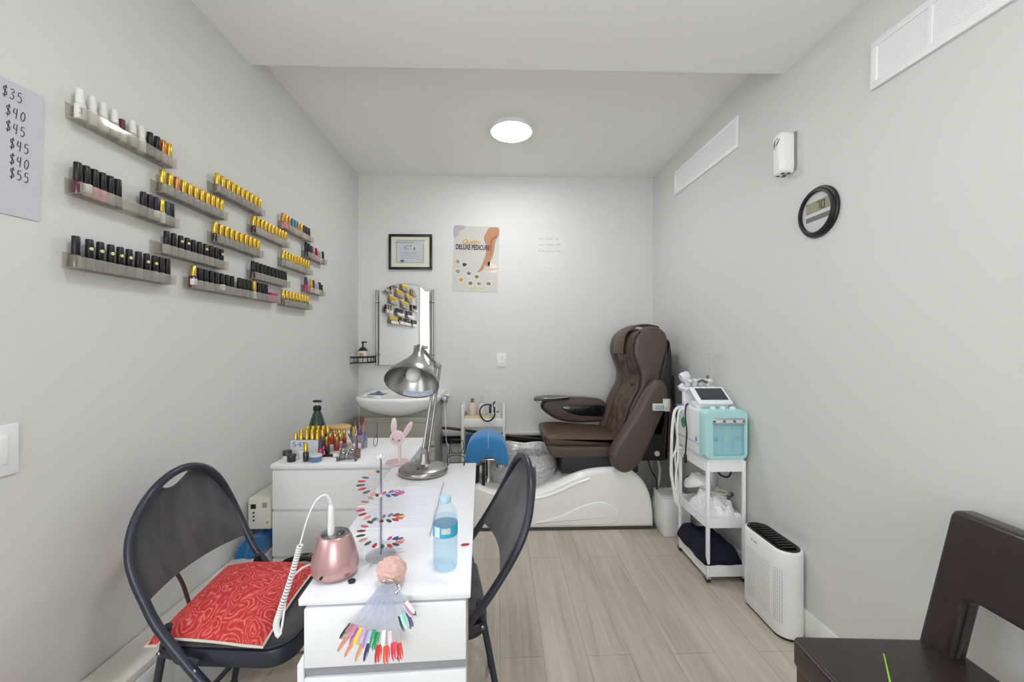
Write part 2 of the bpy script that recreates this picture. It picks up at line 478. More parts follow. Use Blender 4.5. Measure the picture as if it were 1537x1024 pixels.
dot_m = mat('pale gold dot', (222, 208, 150), 0.4)
ORD = ['first', 'second', 'third', 'fourth', 'fifth', 'sixth', 'seventh', 'eighth', 'ninth', 'tenth', 'eleventh', 'twelfth', 'thirteenth']
def bottle(x, y, z, cap, body, shape, label, group, mark=None):
    key = (cap, body, shape, mark)
    if key not in PROTO:
        t = thing('polish_bottle', label, 'nail polish', (x, y, z), group=group)
        pb, pc = BP[shape]
        m = MB(); m.lathe(pb, 18); obj('bottle', m, BODC[body], t)
        m = MB(); m.lathe(pc, 18); obj('cap', m, CAPC[cap], t)
        if mark == 'dot':
            m = MB(); m.lathe([(0.0050, 0.0068), (0.0050, 0.0102), (0.0044, 0.0106)], 14, M=Matrix.Translation((0, 0, 0.062)) @ Matrix.Rotation(rad(-18), 4, 'Z') @ Matrix.Rotation(rad(90), 4, 'Y'))
            obj('gold_dot', m, dot_m, t)
        elif mark:
            m = MB(); m.prism([(0.0130 * math.cos(rad(a)), 0.0130 * math.sin(rad(a))) for a in range(-100, 41, 10)] + [(0.0118 * math.cos(rad(a)), 0.0118 * math.sin(rad(a))) for a in range(40, -101, -10)], 0.012, 0.036, axis='z')
            obj('sticker', m, tag_m, t)
            if mark == 'three':
                m = MB(); pen(m, '3', Matrix.Rotation(rad(-35), 4, 'Z') @ Matrix.Translation((0.0136, -0.006, 0.015)) @ Matrix(((0, 0, 1, 0), (1, 0, 0, 0), (0, 1, 0, 0), (0, 0, 0, 1))), 0.016, 0.012, 0.0009)
                obj('figure', m, ink, t)
        PROTO[key] = t
        return t
    return dup(PROTO[key], (x, y, z), None, label, group)

G, K = 'gold', 'black'
SHELVES = [
 # (y0, y1, z, where, [(y, cap, body, shape, mark)])
 (1.176, 1.514, 1.928, 'on the top shelf beside the price sheet', 'clear wall shelf holding white-capped bottles beside the price sheet',
  [(1.195, 'white', 'white', 'fat', 'three'), (1.229, 'white', 'white', 'fat', 'plain'), (1.262, 'white', 'white', 'fat', 'plain'), (1.297, 'white', 'clear', 'fat', None), (1.323, 'maroon', 'white', 'short', 'plain'),
   (1.360, 'white', 'clear', 'fat', None), (1.392, 'white', 'white', 'fat', None), (1.426, K, 'dark', 'gel', None), (1.455, K, 'smoke', 'gel', None), (1.481, 'copper', 'clear', 'gel', None), (1.506, G, 'clear', 'gel', None)]),
 (1.174, 1.528, 1.715, 'on the half-empty second shelf by the price sheet', 'clear wall shelf with a gap among black-capped bottles, under the white-capped row',
  [(1.188, K, 'maroon', 'tall', None), (1.212, K, 'grey', 'tall', 'plain'), (1.236, K, 'pink', 'tall', None), (1.260, K, 'pink', 'tall', None), (1.284, K, 'grey', 'tall', None), (1.309, K, 'dark', 'tall', None),
   (1.400, K, 'dark', 'gel', None), (1.425, K, 'smoke', 'gel', None), (1.449, 'navy', 'smoke', 'gel', 'plain'), (1.473, 'bright gold', 'white', 'gel', 'plain'), (1.497, 'slate', 'smoke', 'gel', None), (1.5165, K, 'dark', 'gel', None)]),
 (1.168, 1.512, 1.505, 'on the lowest shelf nearest the price sheet', 'clear wall shelf of tall black caps with gold dots, lowest below the price sheet',
  [(1.183, K, 'smoke', 'tall', None), (1.221, K, 'dark', 'tall', 'dot'), (1.253, K, 'dark', 'tall', 'dot'), (1.286, K, 'dark', 'tall', 'dot'), (1.317, K, 'dark', 'tall', 'dot'), (1.348, K, 'dark', 'tall', 'dot'),
   (1.382, K, 'smoke', 'tall', None), (1.413, K, 'dark', 'tall', 'dot'), (1.445, K, 'smoke', 'tall', 'dot'), (1.472, K, 'smoke', 'tall', None), (1.498, K, 'dark', 'tall', None)]),
 (1.453, 1.793, 1.822, 'on the gold shelf nearest the white-capped row', 'clear wall shelf of eleven gold caps just right of the half-empty shelf',
  [(y, 'copper' if i == 2 else G, 'smoke', 'gel', None) for i, y in enumerate((1.477, 1.510, 1.541, 1.572, 1.603, 1.634, 1.667, 1.698, 1.727, 1.754, 1.781))]),
 (1.728, 2.072, 1.926, 'on the highest all-gold shelf', 'highest clear wall shelf filled with gold caps only',
  [(y, G, 'smoke', 'gel', None) for y in (1.757, 1.790, 1.824, 1.857, 1.890, 1.923, 1.956, 1.990, 2.024, 2.056)]),
 (1.450, 1.797, 1.610, 'on the black-capped shelf under the nearest gold row', 'clear wall shelf of slim black caps below the nearest gold row',
  [(y, K, 'smoke', 'gel', 'dot' if i in (2, 3, 6, 9) else None) for i, y in enumerate((1.496, 1.527, 1.560, 1.592, 1.623, 1.655, 1.688, 1.720, 1.752, 1.782))]),
 (1.728, 2.060, 1.715, 'on the gold shelf below the highest gold row', 'clear wall shelf of gold caps directly below the highest gold shelf',
  [(y, G, 'dark' if i == 0 else 'smoke', 'gel', None) for i, y in enumerate((1.742, 1.778, 1.812, 1.846, 1.880, 1.914, 1.948, 1.982, 2.014, 2.046))]),
 (1.995, 2.315, 1.824, 'on the gold shelf left of the orange and teal mix', 'clear wall shelf of gold caps left of the orange and teal mix',
  [(y, G, 'dark' if i == 0 else 'clear', 'gel', None) for i, y in enumerate((2.012, 2.043, 2.076, 2.108, 2.142, 2.175, 2.208, 2.240, 2.270, 2.300))]),
 (2.265, 2.600, 1.922, 'on the mixed orange and teal shelf', 'clear wall shelf of mixed orange, teal and brown caps near the back corner',
  [(2.280, 'copper', 'pink', 'gel', None), (2.311, G, 'pink', 'gel', None), (2.344, 'copper', 'pink', 'gel', None), (2.380, 'teal', 'palepink', 'gel', None), (2.413, 'teal', 'white', 'gel', None), (2.450, 'copper', 'white', 'gel', None),
   (2.484, G, 'palepink', 'gel', None), (2.517, 'brown', 'white', 'gel', None), (2.549, 'plum', 'palepink', 'gel', None), (2.581, 'brown', 'pink', 'gel', None)]),
 (2.530, 2.800, 1.820, 'on the upper of two short right-end shelves', 'upper short clear shelf with dark, pink and blue bottles, nearest the corner',
  [(2.546, K, 'navy', 'tall', None), (2.580, 'navy', 'navy', 'tall', None), (2.613, 'brown', 'grey', 'gel', None), (2.645, 'pink', 'pink', 'gel', None), (2.677, 'maroon', 'palepink', 'gel', None), (2.711, 'pink', 'palepink', 'short', None), (2.746, 'grey', 'white', 'short', None), (2.781, K, 'navy', 'gel', None)]),
 (2.265, 2.590, 1.716, 'on the gold shelf below the orange-teal mix', 'clear wall shelf of gold caps directly below the orange and teal mix',
  [(y, 'bright gold' if i < 3 else G, 'grey' if i == 0 else 'clear', 'gel', None) for i, y in enumerate((2.281, 2.313, 2.346, 2.378, 2.411, 2.444, 2.477, 2.510, 2.542, 2.574))]),
 (1.990, 2.318, 1.603, 'on the farther all-black shelf', 'farther clear wall shelf of plain black caps under two gold rows',
  [(y, K, 'dark' if i == 0 else 'smoke', 'gel', None) for i, y in enumerate((2.006, 2.039, 2.073, 2.106, 2.140, 2.173, 2.206, 2.238, 2.270, 2.301))]),
 (1.600, 1.886, 1.506, 'on the bottom shelf with a white-tagged bottle', 'bottom clear shelf with one gold cap then black caps and a white tag',
  [(1.622, 'bright gold', 'maroon', 'fat', 'plain'), (1.656, K, 'smoke', 'gel', None), (1.688, K, 'smoke', 'gel', None), (1.720, K, 'smoke', 'gel', None), (1.752, K, 'dark', 'gel', None), (1.785, K, 'dark', 'gel', 'plain'), (1.818, K, 'smoke', 'gel', None), (1.852, K, 'smoke', 'gel', None)]),
 (1.888, 2.215, 1.506, 'on the bottom shelf left of the magenta box', 'bottom clear shelf with black caps, one gold cap and a magenta box',
  [(1.903, K, 'dark', 'gel', None), (1.929, K, 'dark', 'gel', None), (1.955, K, 'smoke', 'gel', None), (1.981, K, 'dark', 'gel', None), (2.014, G, 'white', 'gel', None), (2.052, K, 'smoke', 'gel', None), (2.084, K, 'dark', 'gel', None), (2.117, 'navy', 'dark', 'gel', None)]),
 (2.262, 2.585, 1.498, 'on the lowest all-gold shelf', 'lowest clear wall shelf of gold caps, right of the magenta box',
  [(y, 'bright gold', 'smoke', 'gel', None) for y in (2.280, 2.317, 2.354, 2.391, 2.427, 2.463, 2.498, 2.532, 2.566)]),
 (2.524, 2.780, 1.606, 'on the lower of two short right-end shelves', 'lower short clear shelf with maroon, gold and black bottles, nearest the corner',
  [(2.542, 'plum', 'magenta', 'fat', None), (2.575, 'grey', 'maroon', 'short', None), (2.612, G, 'palepink', 'gel', None), (2.640, 'maroon', 'pink', 'gel', None), (2.672, 'grey', 'white', 'short', None), (2.702, 'grey', 'white', 'short', None), (2.732, K, 'grey', 'gel', None), (2.762, K, 'dark', 'short', None)]),
]
for y0, y1, z, where, slabel, row in SHELVES:
    shelf(y0, y1, z, slabel)
    for i, (y, cap, body, shape, mark) in enumerate(row):
        bottle(XL + 0.0235, y, z + 0.003, cap, body, shape, '%s-capped bottle, %s from left %s' % (cap.split()[-1], ORD[i], where), 'polish bottles ' + where, mark)
m = MB(); m.box(XL + 0.012, XL + 0.036, 2.142, 2.205, 1.509, 1.556, 0.001)
tag(obj('small_carton', m, mat('magenta card', (186, 44, 104), 0.5)), 'small magenta carton on the bottom polish shelf, right of black caps', 'box')

# ================================================================== right wall: grilles, dispenser, thermometer
def grille(name, label, y0, y1, zc0, zc1, h, divs):
    """Wall grille between y0 (far) and y1 (near); its centre line runs from zc0 to zc1."""
    t = thing(name, label, 'vent', (XR, (y0 + y1) / 2, zc0))
    M = Matrix.Translation((XR, y0, zc0)) @ Matrix.Rotation(math.atan2(zc1 - zc0, y0 - y1), 4, 'X')
    L = y0 - y1; b = 0.024
    # local: u = distance towards the viewer (-y), v = up
    def q(mb, u0, u1, v0, v1, d0, d1, bev=0.0):
        mb.box(-d1, -d0, -u1, -u0, v0, v1, bev, M=Matrix.Translation((XR, y0, zc0)) @ Matrix.Rotation(-math.atan2(zc1 - zc0, L), 4, 'X'))
    f = MB()
    q(f, 0, L, h / 2 - b, h / 2, 0.0005, 0.012, 0.002); q(f, 0, L, -h / 2, -h / 2 + b, 0.0005, 0.012, 0.002)
    q(f, 0, b, -h / 2 + b, h / 2 - b, 0.0005, 0.012, 0.002); q(f, L - b, L, -h / 2 + b, h / 2 - b, 0.0005, 0.012, 0.002)
    for i in range(1, divs):
        q(f, L * i / divs - 0.006, L * i / divs + 0.006, -h / 2 + b, h / 2 - b, 0.0005, 0.010)
    obj('frame', f, mat('vent white', (242, 242, 244), 0.4), t, world=True)
    s = MB(); n = int((h - 2 * b) / 0.0085)
    for i in range(n):
        v = -h / 2 + b + (i + 0.5) * (h - 2 * b) / n
        s.box(-0.0075, -0.0015, -L + b, -b, v - 0.0040, v + 0.0040, 0, M=Matrix.Translation((XR, y0, zc0)) @ Matrix.Rotation(-math.atan2(zc1 - zc0, L), 4, 'X'))
    q(s, b, L - b, -h / 2 + b, h / 2 - b, 0.0005, 0.0016)
    obj('louvres', s, mat('vent louvre white', (238, 238, 241), 0.5), t, world=True)
grille('wall_vent', 'long white return-air grille high on the right wall, nearest the viewer', 1.425, 0.62, 2.289, 2.262, 0.168, 4)
grille('wall_vent', 'long white louvred grille high on the right wall, nearer the back wall', 3.075, 2.25, 2.5065, 2.484, 0.178, 1)

t = thing('wall_mounted_air_freshener', 'white wall-mounted air freshener dispenser above the round thermometer', 'dispenser', (XR, 1.84, 2.07))
m = MB(); m.prism(rrect(1.806, 1.874, 2.070, 2.262, 0.024), XR - 0.066, XR - 0.001, axis='x', bev=0.012, seg=4)
obj('housing', m, white_plas, t, world=True)
m = MB(); m.box(XR - 0.010, XR - 0.0004, 1.801, 1.808, 2.080, 2.254, 0.002); obj('seam', m, mat('grey gap', (140, 138, 134), 0.6), t, world=True)
m = MB()
M = on_right(XR - 0.0668, 1.878, 2.192)
m.tube([M @ Vector(p) for p in ((0.020, 0.0, 0), (0.022, 0.022, 0), (0.028, 0.045, 0))], [0.0008, 0.003, 0.001], 6, smooth=4)
m.tube([M @ Vector(p) for p in ((0.030, 0.012, 0), (0.042, 0.024, 0), (0.056, 0.036, 0))], [0.0008, 0.0028, 0.001], 6, smooth=4)
m.ball(M @ Vector((0.041, 0.042, 0)), 0.003, seg=8)
obj('logo', m, mat('charcoal print', (84, 84, 80), 0.5), t, world=True, label='charcoal leaf-like logo mark')
m = MB()
for y, x in ((1.856, -0.05), (1.840, -0.03), (1.824, -0.05), (1.822, -0.025), (1.858, -0.022)):
    m.box(XR + x - 0.008, XR + x + 0.008, y - 0.006, y + 0.006, 2.0692, 2.0712)
obj('bottom_slot', m, black_plas, t, world=True)

t = thing('wall_thermometer', 'round black-rimmed digital thermometer reading 70 on the right wall', 'thermometer', (XR, 1.672, 1.85))
RM = Matrix.Translation((XR - 0.0005, 1.672, 1.846)) @ Matrix.Rotation(rad(-90), 4, 'Y')
m = MB(); m.lathe([(0.106, 0), (0.107, 0.006), (0.103, 0.013), (0.098, 0.014), (0.096, 0.021), (0.089, 0.024), (0.085, 0.023), (0.083, 0.012), (0.083, 0.0)], 56, M=RM, cap=False); obj('rim', m, black_plas, t, world=True)
m = MB(); m.lathe([(0.0845, 0.0005), (0.0845, 0.010)], 48, M=RM); obj('dial', m, mat('dial grey', (204, 203, 204), 0.4), t, world=True)
def dialbox(name, z0, z1, col, r=0.3):
    m = MB(); m.prism([(1.672 - 0.073, z0), (1.672 + 0.06, z0), (1.672 + 0.06, z1), (1.672 - 0.073, z1)], XR - 0.0118, XR - 0.0102, axis='x')
    return obj(name, m, mat(name + ' face', col, r), t, world=True)
dialbox('screen', 1.849, 1.894, (150, 146, 118)); dialbox('lower_band', 1.813, 1.833, (110, 108, 104))
m = MB()
def seg7(mb, y, z, h, segs):
    w = h * 0.5; d = 0.0022
    S = {'a': (0, w, h, h), 'g': (0, w, h / 2, h / 2), 'd': (0, w, 0, 0), 'f': (0, 0, h / 2, h), 'e': (0, 0, 0, h / 2), 'b': (w, w, h / 2, h), 'c': (w, w, 0, h / 2)}
    for k in segs:
        u0, u1, v0, v1 = S[k]
        mb.box(XR - 0.0126, XR - 0.0117, y - u1 - d, y - u0 + d, z + v0 - d, z + v1 + d)
seg7(m, 1.672, 1.856, 0.03, 'abc'); seg7(m, 1.647, 1.856, 0.03, 'abcdef')
obj('digits', m, mat('lcd dark', (84, 80, 70), 0.5), t, world=True)

# ================================================================== back wall
t = thing('framed_certificate', 'certificate in a black frame above the mirror', 'picture frame', (-0.771, YB, 1.92))
def framebars(mb, x0, x1, z0, z1, w, y0, y1, bev=0.002):
    mb.box(x0, x1, y0, y1, z1 - w, z1, bev); mb.box(x0, x1, y0, y1, z0, z0 + w, bev)
    mb.box(x0, x0 + w, y0, y1, z0 + w, z1 - w, bev); mb.box(x1 - w, x1, y0, y1, z0 + w, z1 - w, bev)
m = MB(); framebars(m, -0.957, -0.585, 1.922, 2.226, 0.021, YB - 0.02, YB - 0.001); obj('frame', m, mat('black frame', (22, 20, 18), 0.3), t, world=True)
m = MB(); m.box(-0.940, -0.602, YB - 0.010, YB - 0.008, 1.94, 2.208); obj('mat_board', m, mat('cream mat', (218, 214, 196), 0.7), t, world=True)
m = MB(); m.box(-0.894, -0.652, YB - 0.0115, YB - 0.010, 1.978, 2.168); obj('certificate', m, mat('blue-grey certificate', (190, 196, 200), 0.6), t, world=True)
m = MB(); m.box(-0.905, -0.74, YB - 0.0122, YB - 0.0115, 2.153, 2.158); m.box(-0.894, -0.89, YB - 0.0122, YB - 0.0115, 1.985, 2.155); m.box(-0.89, -0.66, YB - 0.0122, YB - 0.0115, 1.980, 1.982)
obj('printed_border', m, mat('steel blue print', (106, 132, 150), 0.6), t, world=True)
m = MB(); m.box(-0.896, -0.648, YB - 0.0122, YB - 0.0115, 2.172, 2.177); m.box(-0.664, -0.660, YB - 0.0122, YB - 0.0115, 1.99, 2.15)
for z, a, b in ((2.068, -0.85, -0.70), (2.056, -0.83, -0.72), (2.038, -0.86, -0.69), (2.02, -0.84, -0.71), (2.008, -0.71, -0.67)): m.box(a, b, YB - 0.0122, YB - 0.0115, z, z + 0.003)
obj('printed_line', m, mat('grey print', (150, 150, 146), 0.6), t, world=True)
obj('lettering', text_mesh('ICT', 0.052, on_back(-0.792, YB - 0.0118, 2.11), sx=0.8), mat('grey lettering', (120, 122, 126), 0.6), t, world=True)
m = MB(); m.prism([(-0.748, 2.092), (-0.728, 2.092), (-0.737, 2.122)], YB - 0.0122, YB - 0.0115); obj('emblem', m, mat('olive print', (112, 118, 60), 0.6), t, world=True)
m = MB(); m.lathe([(0.014, 0), (0.014, 0.001)], 18, M=on_back(-0.842, YB - 0.0115, 1.996), sx=1.3, sy=0.8); obj('seal', m, mat('blue seal', (84, 108, 140), 0.6), t, world=True)

# poster
PT = thing('wall_poster', 'pedicure poster with a bare leg and gold lettering on the back wall', 'poster', (-0.209, YB - 0.002, 2.02), 0.0)
PM = on_back(-0.209, YB - 0.0018, 2.018) @ Matrix.Rotation(rad(-1.9), 4, 'Z')
def flat(name, pts, d, mt, label=None):
    m = MB(); m.prism(pts, d, d + 0.0006, axis='z', M=PM); return obj(name, m, mt, PT, world=True, label=label)
W, H = 0.197, 0.284
flat('sheet', [(-W, -H), (W, -H), (W, H), (-W, H)], 0.0, mat('glossy poster paper', (198, 195, 190), 0.22))
skin = mat('printed skin', (176, 128, 92), 0.25); skin2 = mat('printed skin shade', (150, 100, 66), 0.25)
flat('printed_leg', smooth2([(0.110, 0.276), (0.186, 0.278), (0.192, 0.215), (0.166, 0.160), (0.156, 0.08), (0.142, 0.02), (0.126, -0.02), (0.118, -0.062), (0.100, -0.082), (0.084, -0.050), (0.070, -0.08), (0.046, -0.106), (0.014, -0.112), (0.040, -0.080), (0.064, -0.02), (0.082, 0.04), (0.086, 0.11), (0.064, 0.185), (0.082, 0.230)], 4), 0.0008, skin, 'printed bare leg')
flat('printed_calf', smooth2([(0.138, 0.165), (0.168, 0.190), (0.184, 0.222), (0.150, 0.195), (0.122, 0.165), (0.122, 0.09), (0.122, 0.03), (0.134, 0.09)], 3), 0.0016, skin2)
flat('printed_towel', smooth2([(0.106, -0.02), (0.15, -0.035), (0.186, -0.055), (0.186, -0.108), (0.14, -0.112), (0.10, -0.1), (0.108, -0.06)], 3), 0.0008, mat('printed towel', (226, 214, 200), 0.25))
flat('printed_ribbon', smooth2([(0.100, -0.055), (0.14, -0.075), (0.188, -0.07), (0.188, -0.085), (0.13, -0.098), (0.09, -0.095)], 3), 0.0018, mat('printed cream', (206, 190, 172), 0.25))
flat('corner_marble', smooth2([(-0.195, 0.28), (-0.10, 0.28), (-0.12, 0.25), (-0.15, 0.235), (-0.16, 0.2), (-0.195, 0.18)], 3), 0.0008, mat('printed marble', (172, 172, 174), 0.25))
obj('headline', text_mesh('DELUXE PEDICURE', 0.058, PM @ Matrix.Translation((-0.03, 0.098, 0.0028)), sx=0.60, bold=0.0016), mat('black print', (30, 28, 30), 0.4), PT, world=True)
obj('script_word', text_mesh('Quality', 0.062, PM @ Matrix.Translation((-0.05, 0.145, 0.0028)), shear=0.45, sx=0.85, bold=0.0008), mat('gold print', (196, 152, 60), 0.4), PT, world=True)
rng = random.Random(3)
for i, (u, v, c) in enumerate(((-0.155, -0.028, (150, 140, 128)), (-0.095, -0.052, (70, 62, 66)), (-0.152, -0.112, (150, 146, 132)), (-0.056, -0.128, (110, 112, 116)), (0.012, -0.152, (104, 130, 62)), (-0.122, -0.185, (190, 146, 52)), (-0.04, -0.212, (120, 100, 86)), (0.034, -0.214, (150, 130, 132)), (0.118, -0.21, (96, 122, 84)))):
    r = 0.028
    flat('ingredient_disc', [(u + r * math.cos(a * PI / 12), v + r * math.sin(a * PI / 12)) for a in range(24)], 0.0008, mat('printed disc', (214, 206, 198), 0.25))
    q = [(u + (0.016 + 0.006 * rng.random()) * math.cos(a * PI / 5), v + (0.013 + 0.008 * rng.random()) * math.sin(a * PI / 5)) for a in range(10)]
    flat('ingredient', q, 0.0016, mat('printed ingredient %d' % i, c, 0.3))
m = MB(); m.prism([(-0.04, -0.258), (0.09, -0.258), (0.09, -0.246), (-0.04, -0.246)], 0.0008, 0.0012, axis='z', M=PM)
obj('footer_strip', m, mat('printed footer', (206, 190, 120), 0.3), PT, world=True)

t = thing('notice_sign', 'white sheet with three faint handwritten lines right of the poster', 'sign', (0.43, YB, 1.95))
m = MB(); m.box(0.306, 0.557, YB - 0.002, YB - 0.0006, 1.945, 2.255); obj('sheet', m, mat('matte white paper', (217, 217, 214), 0.7), t, world=True)
rng = random.Random(11)
for z, words in ((2.195, ((0.335, 0.375), (0.40, 0.455), (0.485, 0.515))), (2.142, ((0.335, 0.39), (0.405, 0.475), (0.495, 0.53))), (2.088, ((0.335, 0.348), (0.36, 0.395), (0.41, 0.465), (0.49, 0.53)))):
    m = MB()
    for a, b in words:
        n = int((b - a) / 0.006)
        m.tube([(a + (b - a) * k / n, YB - 0.0024, z + (0.004 + 0.012 * rng.random() ** 2) * (1 if k % 2 else -0.3)) for k in range(n + 1)], 0.0013, 5, smooth=3)
    obj('written_line', m, mat('faint pencil', (160, 160, 162), 0.7), t, world=True)

t = thing('wall_outlet', 'white electrical outlet on the back wall under the poster', 'outlet', (0.016, YB, 1.08))
m = MB(); m.box(-0.026, 0.056, YB - 0.008, YB - 0.0005, 1.08, 1.202, 0.003); obj('plate', m, mat('outlet white', (232, 231, 228), 0.35), t, world=True)
m = MB()
for z in (1.115, 1.166):
    m.box(0.002, 0.030, YB - 0.0095, YB - 0.007, z - 0.017, z + 0.017, 0.002)
obj('receptacle', m, white_plas, t, world=True)
m = MB()
for z in (1.115, 1.166):
    m.box(0.009, 0.012, YB - 0.0102, YB - 0.0094, z - 0.006, z + 0.006); m.box(0.020, 0.023, YB - 0.0102, YB - 0.0094, z - 0.006, z + 0.006)
obj('slot', m, black_plas, t, world=True)

# mirror with side rods
t = thing('wall_mirror', 'arched frameless mirror with chrome side rods over the sink', 'mirror', (-0.82, YB, 1.1))
arch = [(-1.034, 1.1), (-0.606, 1.1), (-0.606, 1.735), (-0.650, 1.735)]
arch += [(-0.82 + 0.17 * math.cos(rad(a)) , 1.735 + 0.062 * math.sin(rad(a))) for a in range(10, 171, 10)] + [(-0.99, 1.735), (-1.034, 1.735)]
m = MB(); m.prism(arch, YB - 0.026, YB - 0.020, bev=0.0022, seg=1); obj('mirror_glass', m, mirror_m, t, world=True)
m = MB(); m.box(-1.0, -0.64, YB - 0.0195, YB - 0.001, 1.15, 1.70); obj('backing', m, mat('mirror backing', (120, 120, 120), 0.6), t, world=True)
for x, s in ((-1.054, 1), (-0.580, -1)):
    m = MB()
    m.cyl((x, YB - 0.022, 1.094), (x, YB - 0.022, 1.745), 0.0105)
    obj('side_rod', m, mat('brushed nickel', (168, 167, 164), 0.28, 1.0), t, world=True)
    for z in (1.19, 1.64):
        c = MB(); c.ball((x, YB - 0.022, z), 0.0145, seg=14); c.cyl((x, YB - 0.022, z), (x, YB - 0.001, z), 0.008); c.cyl((x, YB - 0.022, z), (x + s * 0.03, YB - 0.022, z), 0.006)
        obj('clamp', c, mat('brushed nickel', (168, 167, 164), 0.28, 1.0), t, world=True)

# corner basket with soap
t = thing('corner_basket', 'black wire corner basket in the back left corner', 'shelf', (XL + 0.08, YB - 0.09, 1.12))
m = MB()
def cpts(z, off=0.0):
    return [(XL + 0.004, YB - 0.205 + off, z), (XL + 0.06, YB - 0.185, z), (XL + 0.12, YB - 0.13, z), (XL + 0.15, YB - 0.06, z), (XL + 0.155, YB - 0.004, z)]
obj_pts = cpts(1.172)
m.tube(obj_pts, 0.006, 8, smooth=4, rz=0.008)
m.tube(cpts(1.126), 0.005, 8, smooth=4)
obj('rail', m, black_met, t, world=True)
m = MB()
for p in catmull([Vector(q) for q in cpts(1.126)], 2)[1:-1]:
    m.cyl(p, (p.x, p.y, 1.172), 0.0032, 6)
for k in range(7):
    f = 0.02 + k * 0.022
    m.tube([(XL + f, YB - 0.003, 1.126), (XL + f, YB - 0.20 + f * f * 4.5, 1.126)], 0.0025, 6)
m.tube([(XL + 0.003, YB - 0.004, 1.126), (XL + 0.003, YB - 0.205, 1.126)], 0.004, 6); m.tube([(XL + 0.003, YB - 0.004, 1.126), (XL + 0.155, YB - 0.004, 1.126)], 0.004, 6)
obj('wire', m, black_met, t, world=True)
t = thing('soap_dispenser', 'white pump soap bottle with black collar in the corner basket', 'soap bottle', (XL + 0.064, YB - 0.075, 1.1287))
m = MB(); m.lathe([(0.036, 0), (0.038, 0.004), (0.038, 0.088), (0.036, 0.094)], 24); obj('bottle', m, mat('soap bottle white', (220, 222, 222), 0.3), t)
m = MB(); m.lathe([(0.039, 0.094), (0.039, 0.098), (0.018, 0.122), (0.016, 0.125)], 24); obj('collar', m, black_plas, t)
m = MB(); m.lathe([(0.006, 0.125), (0.006, 0.158), (0.011, 0.16), (0.011, 0.172), (0.004, 0.174)], 16); m.tube([(0, 0, 0.167), (0.034, -0.01, 0.166)], 0.005, 8); obj('pump', m, black_plas, t)
m = MB(); m.prism([(0.0392 * math.sin(rad(a)), -0.0392 * math.cos(rad(a))) for a in range(-26, 27, 4)] + [(0.038 * math.sin(rad(a)), -0.038 * math.cos(rad(a))) for a in range(26, -27, -4)], 0.04, 0.078, axis='z'); obj('label', m, mat('orange label', (206, 146, 92), 0.5), t, label='orange front label')

# pipes along the foot of the back wall
m = MB(); m.tube([(-0.49, YB - 0.035, 0.455), (1.05, YB - 0.035, 0.455)], 0.029, 16); tag(obj('insulated_pipe', m, mat('black pipe foam', (28, 27, 27), 0.6)), 'thick black insulated pipe running along the back wall', 'pipe')
m = MB(); m.box(-0.49, 1.05, YB - 0.07, YB - 0.001, 0.50, 0.524, 0.003); tag(obj('wall_ledge', m, mat('grey white ledge', (206, 204, 200), 0.5)), 'narrow whitish ledge above the black pipe on the back wall', 'ledge')
m = MB(); m.tube([(-0.49, 3.455, 0.570), (-0.42, 3.455, 0.566), (-0.28, 3.455, 0.545), (-0.16, 3.455, 0.528), (0.0, 3.455, 0.508), (0.2, 3.455, 0.485), (0.40, 3.455, 0.462), (0.6, 3.455, 0.45)], 0.0115, 10, smooth=5); tag(obj('drain_hose', m, mat('brown rubber', (70, 44, 38), 0.4)), 'long brown hose sagging from the sink to the spa chair', 'hose')
t = thing('plug_adapter', 'white plug adapter with thin hanging cord right of the sink', 'plug', (-0.47, YB, 0.78))
m = MB(); m.box(-0.496, -0.454, YB - 0.035, YB - 0.001, 0.775, 0.835, 0.004); obj('housing', m, mat('grey plastic', (150, 148, 142), 0.5), t, world=True)
m = MB(); m.box(-0.494, -0.459, YB - 0.06, YB - 0.034, 0.80, 0.83, 0.004); m.box(-0.498, -0.439, YB - 0.05, YB - 0.001, 0.836, 0.846, 0.002); obj('plug', m, white_plas, t, world=True)
m = MB(); m.tube([(-0.475, YB - 0.045, 0.80), (-0.47, YB - 0.05, 0.68), (-0.455, YB - 0.115, 0.59), (-0.45, YB - 0.115, 0.47), (-0.43, YB - 0.11, 0.40), (-0.435, YB - 0.10, 0.3), (-0.44, YB - 0.08, 0.02)], 0.004, 8, smooth=5); obj('cord', m, white_plas, t, world=True)
# ================================================================== manicure desk (local: x across, y away from the viewer)
TZ = 0.72
DX, DY, DR = -0.2615, 0.938, rad(2.6)
D = thing('manicure_desk', 'narrow white manicure desk with grey drawer strip in the foreground', 'desk', (DX, DY, 0), DR)
desk_w = mat('desk laminate', (236, 237, 242), 0.3)
m = MB(); m.box(-0.1935, 0.1935, 0.0, 1.005, TZ - 0.017, TZ, 0.003, 2); obj('table_top', m, desk_w, D)
m = MB(); m.box(-0.178, 0.181, 0.013, 0.128, 0.03, TZ - 0.0175, 0.0015); obj('drawer_cabinet', m, mat('desk side', (226, 228, 231), 0.4), D)
m = MB(); m.box(-0.179, 0.183, -0.004, 0.0125, 0.565, TZ - 0.022, 0.002); obj('drawer_front', m, desk_w, D)
m = MB(); m.box(-0.179, 0.183, 0.004, 0.0125, 0.5425, 0.5645, 0.0005); obj('grip_strip', m, mat('grey grip strip', (150, 153, 160), 0.4), D, label='grey recessed grip strip')
m = MB(); m.box(-0.179, 0.183, -0.004, 0.0125, 0.30, 0.542, 0.002); obj('drawer_front', m, desk_w, D)
m = MB(); m.box(-0.179, 0.183, 0.004, 0.0125, 0.278, 0.2995, 0.0005); obj('grip_strip', m, mat('grey grip strip', (150, 153, 160), 0.4), D, label='grey recessed grip strip')
m = MB(); m.box(-0.179, 0.183, -0.004, 0.0125, 0.035, 0.277, 0.002); obj('drawer_front', m, desk_w, D)
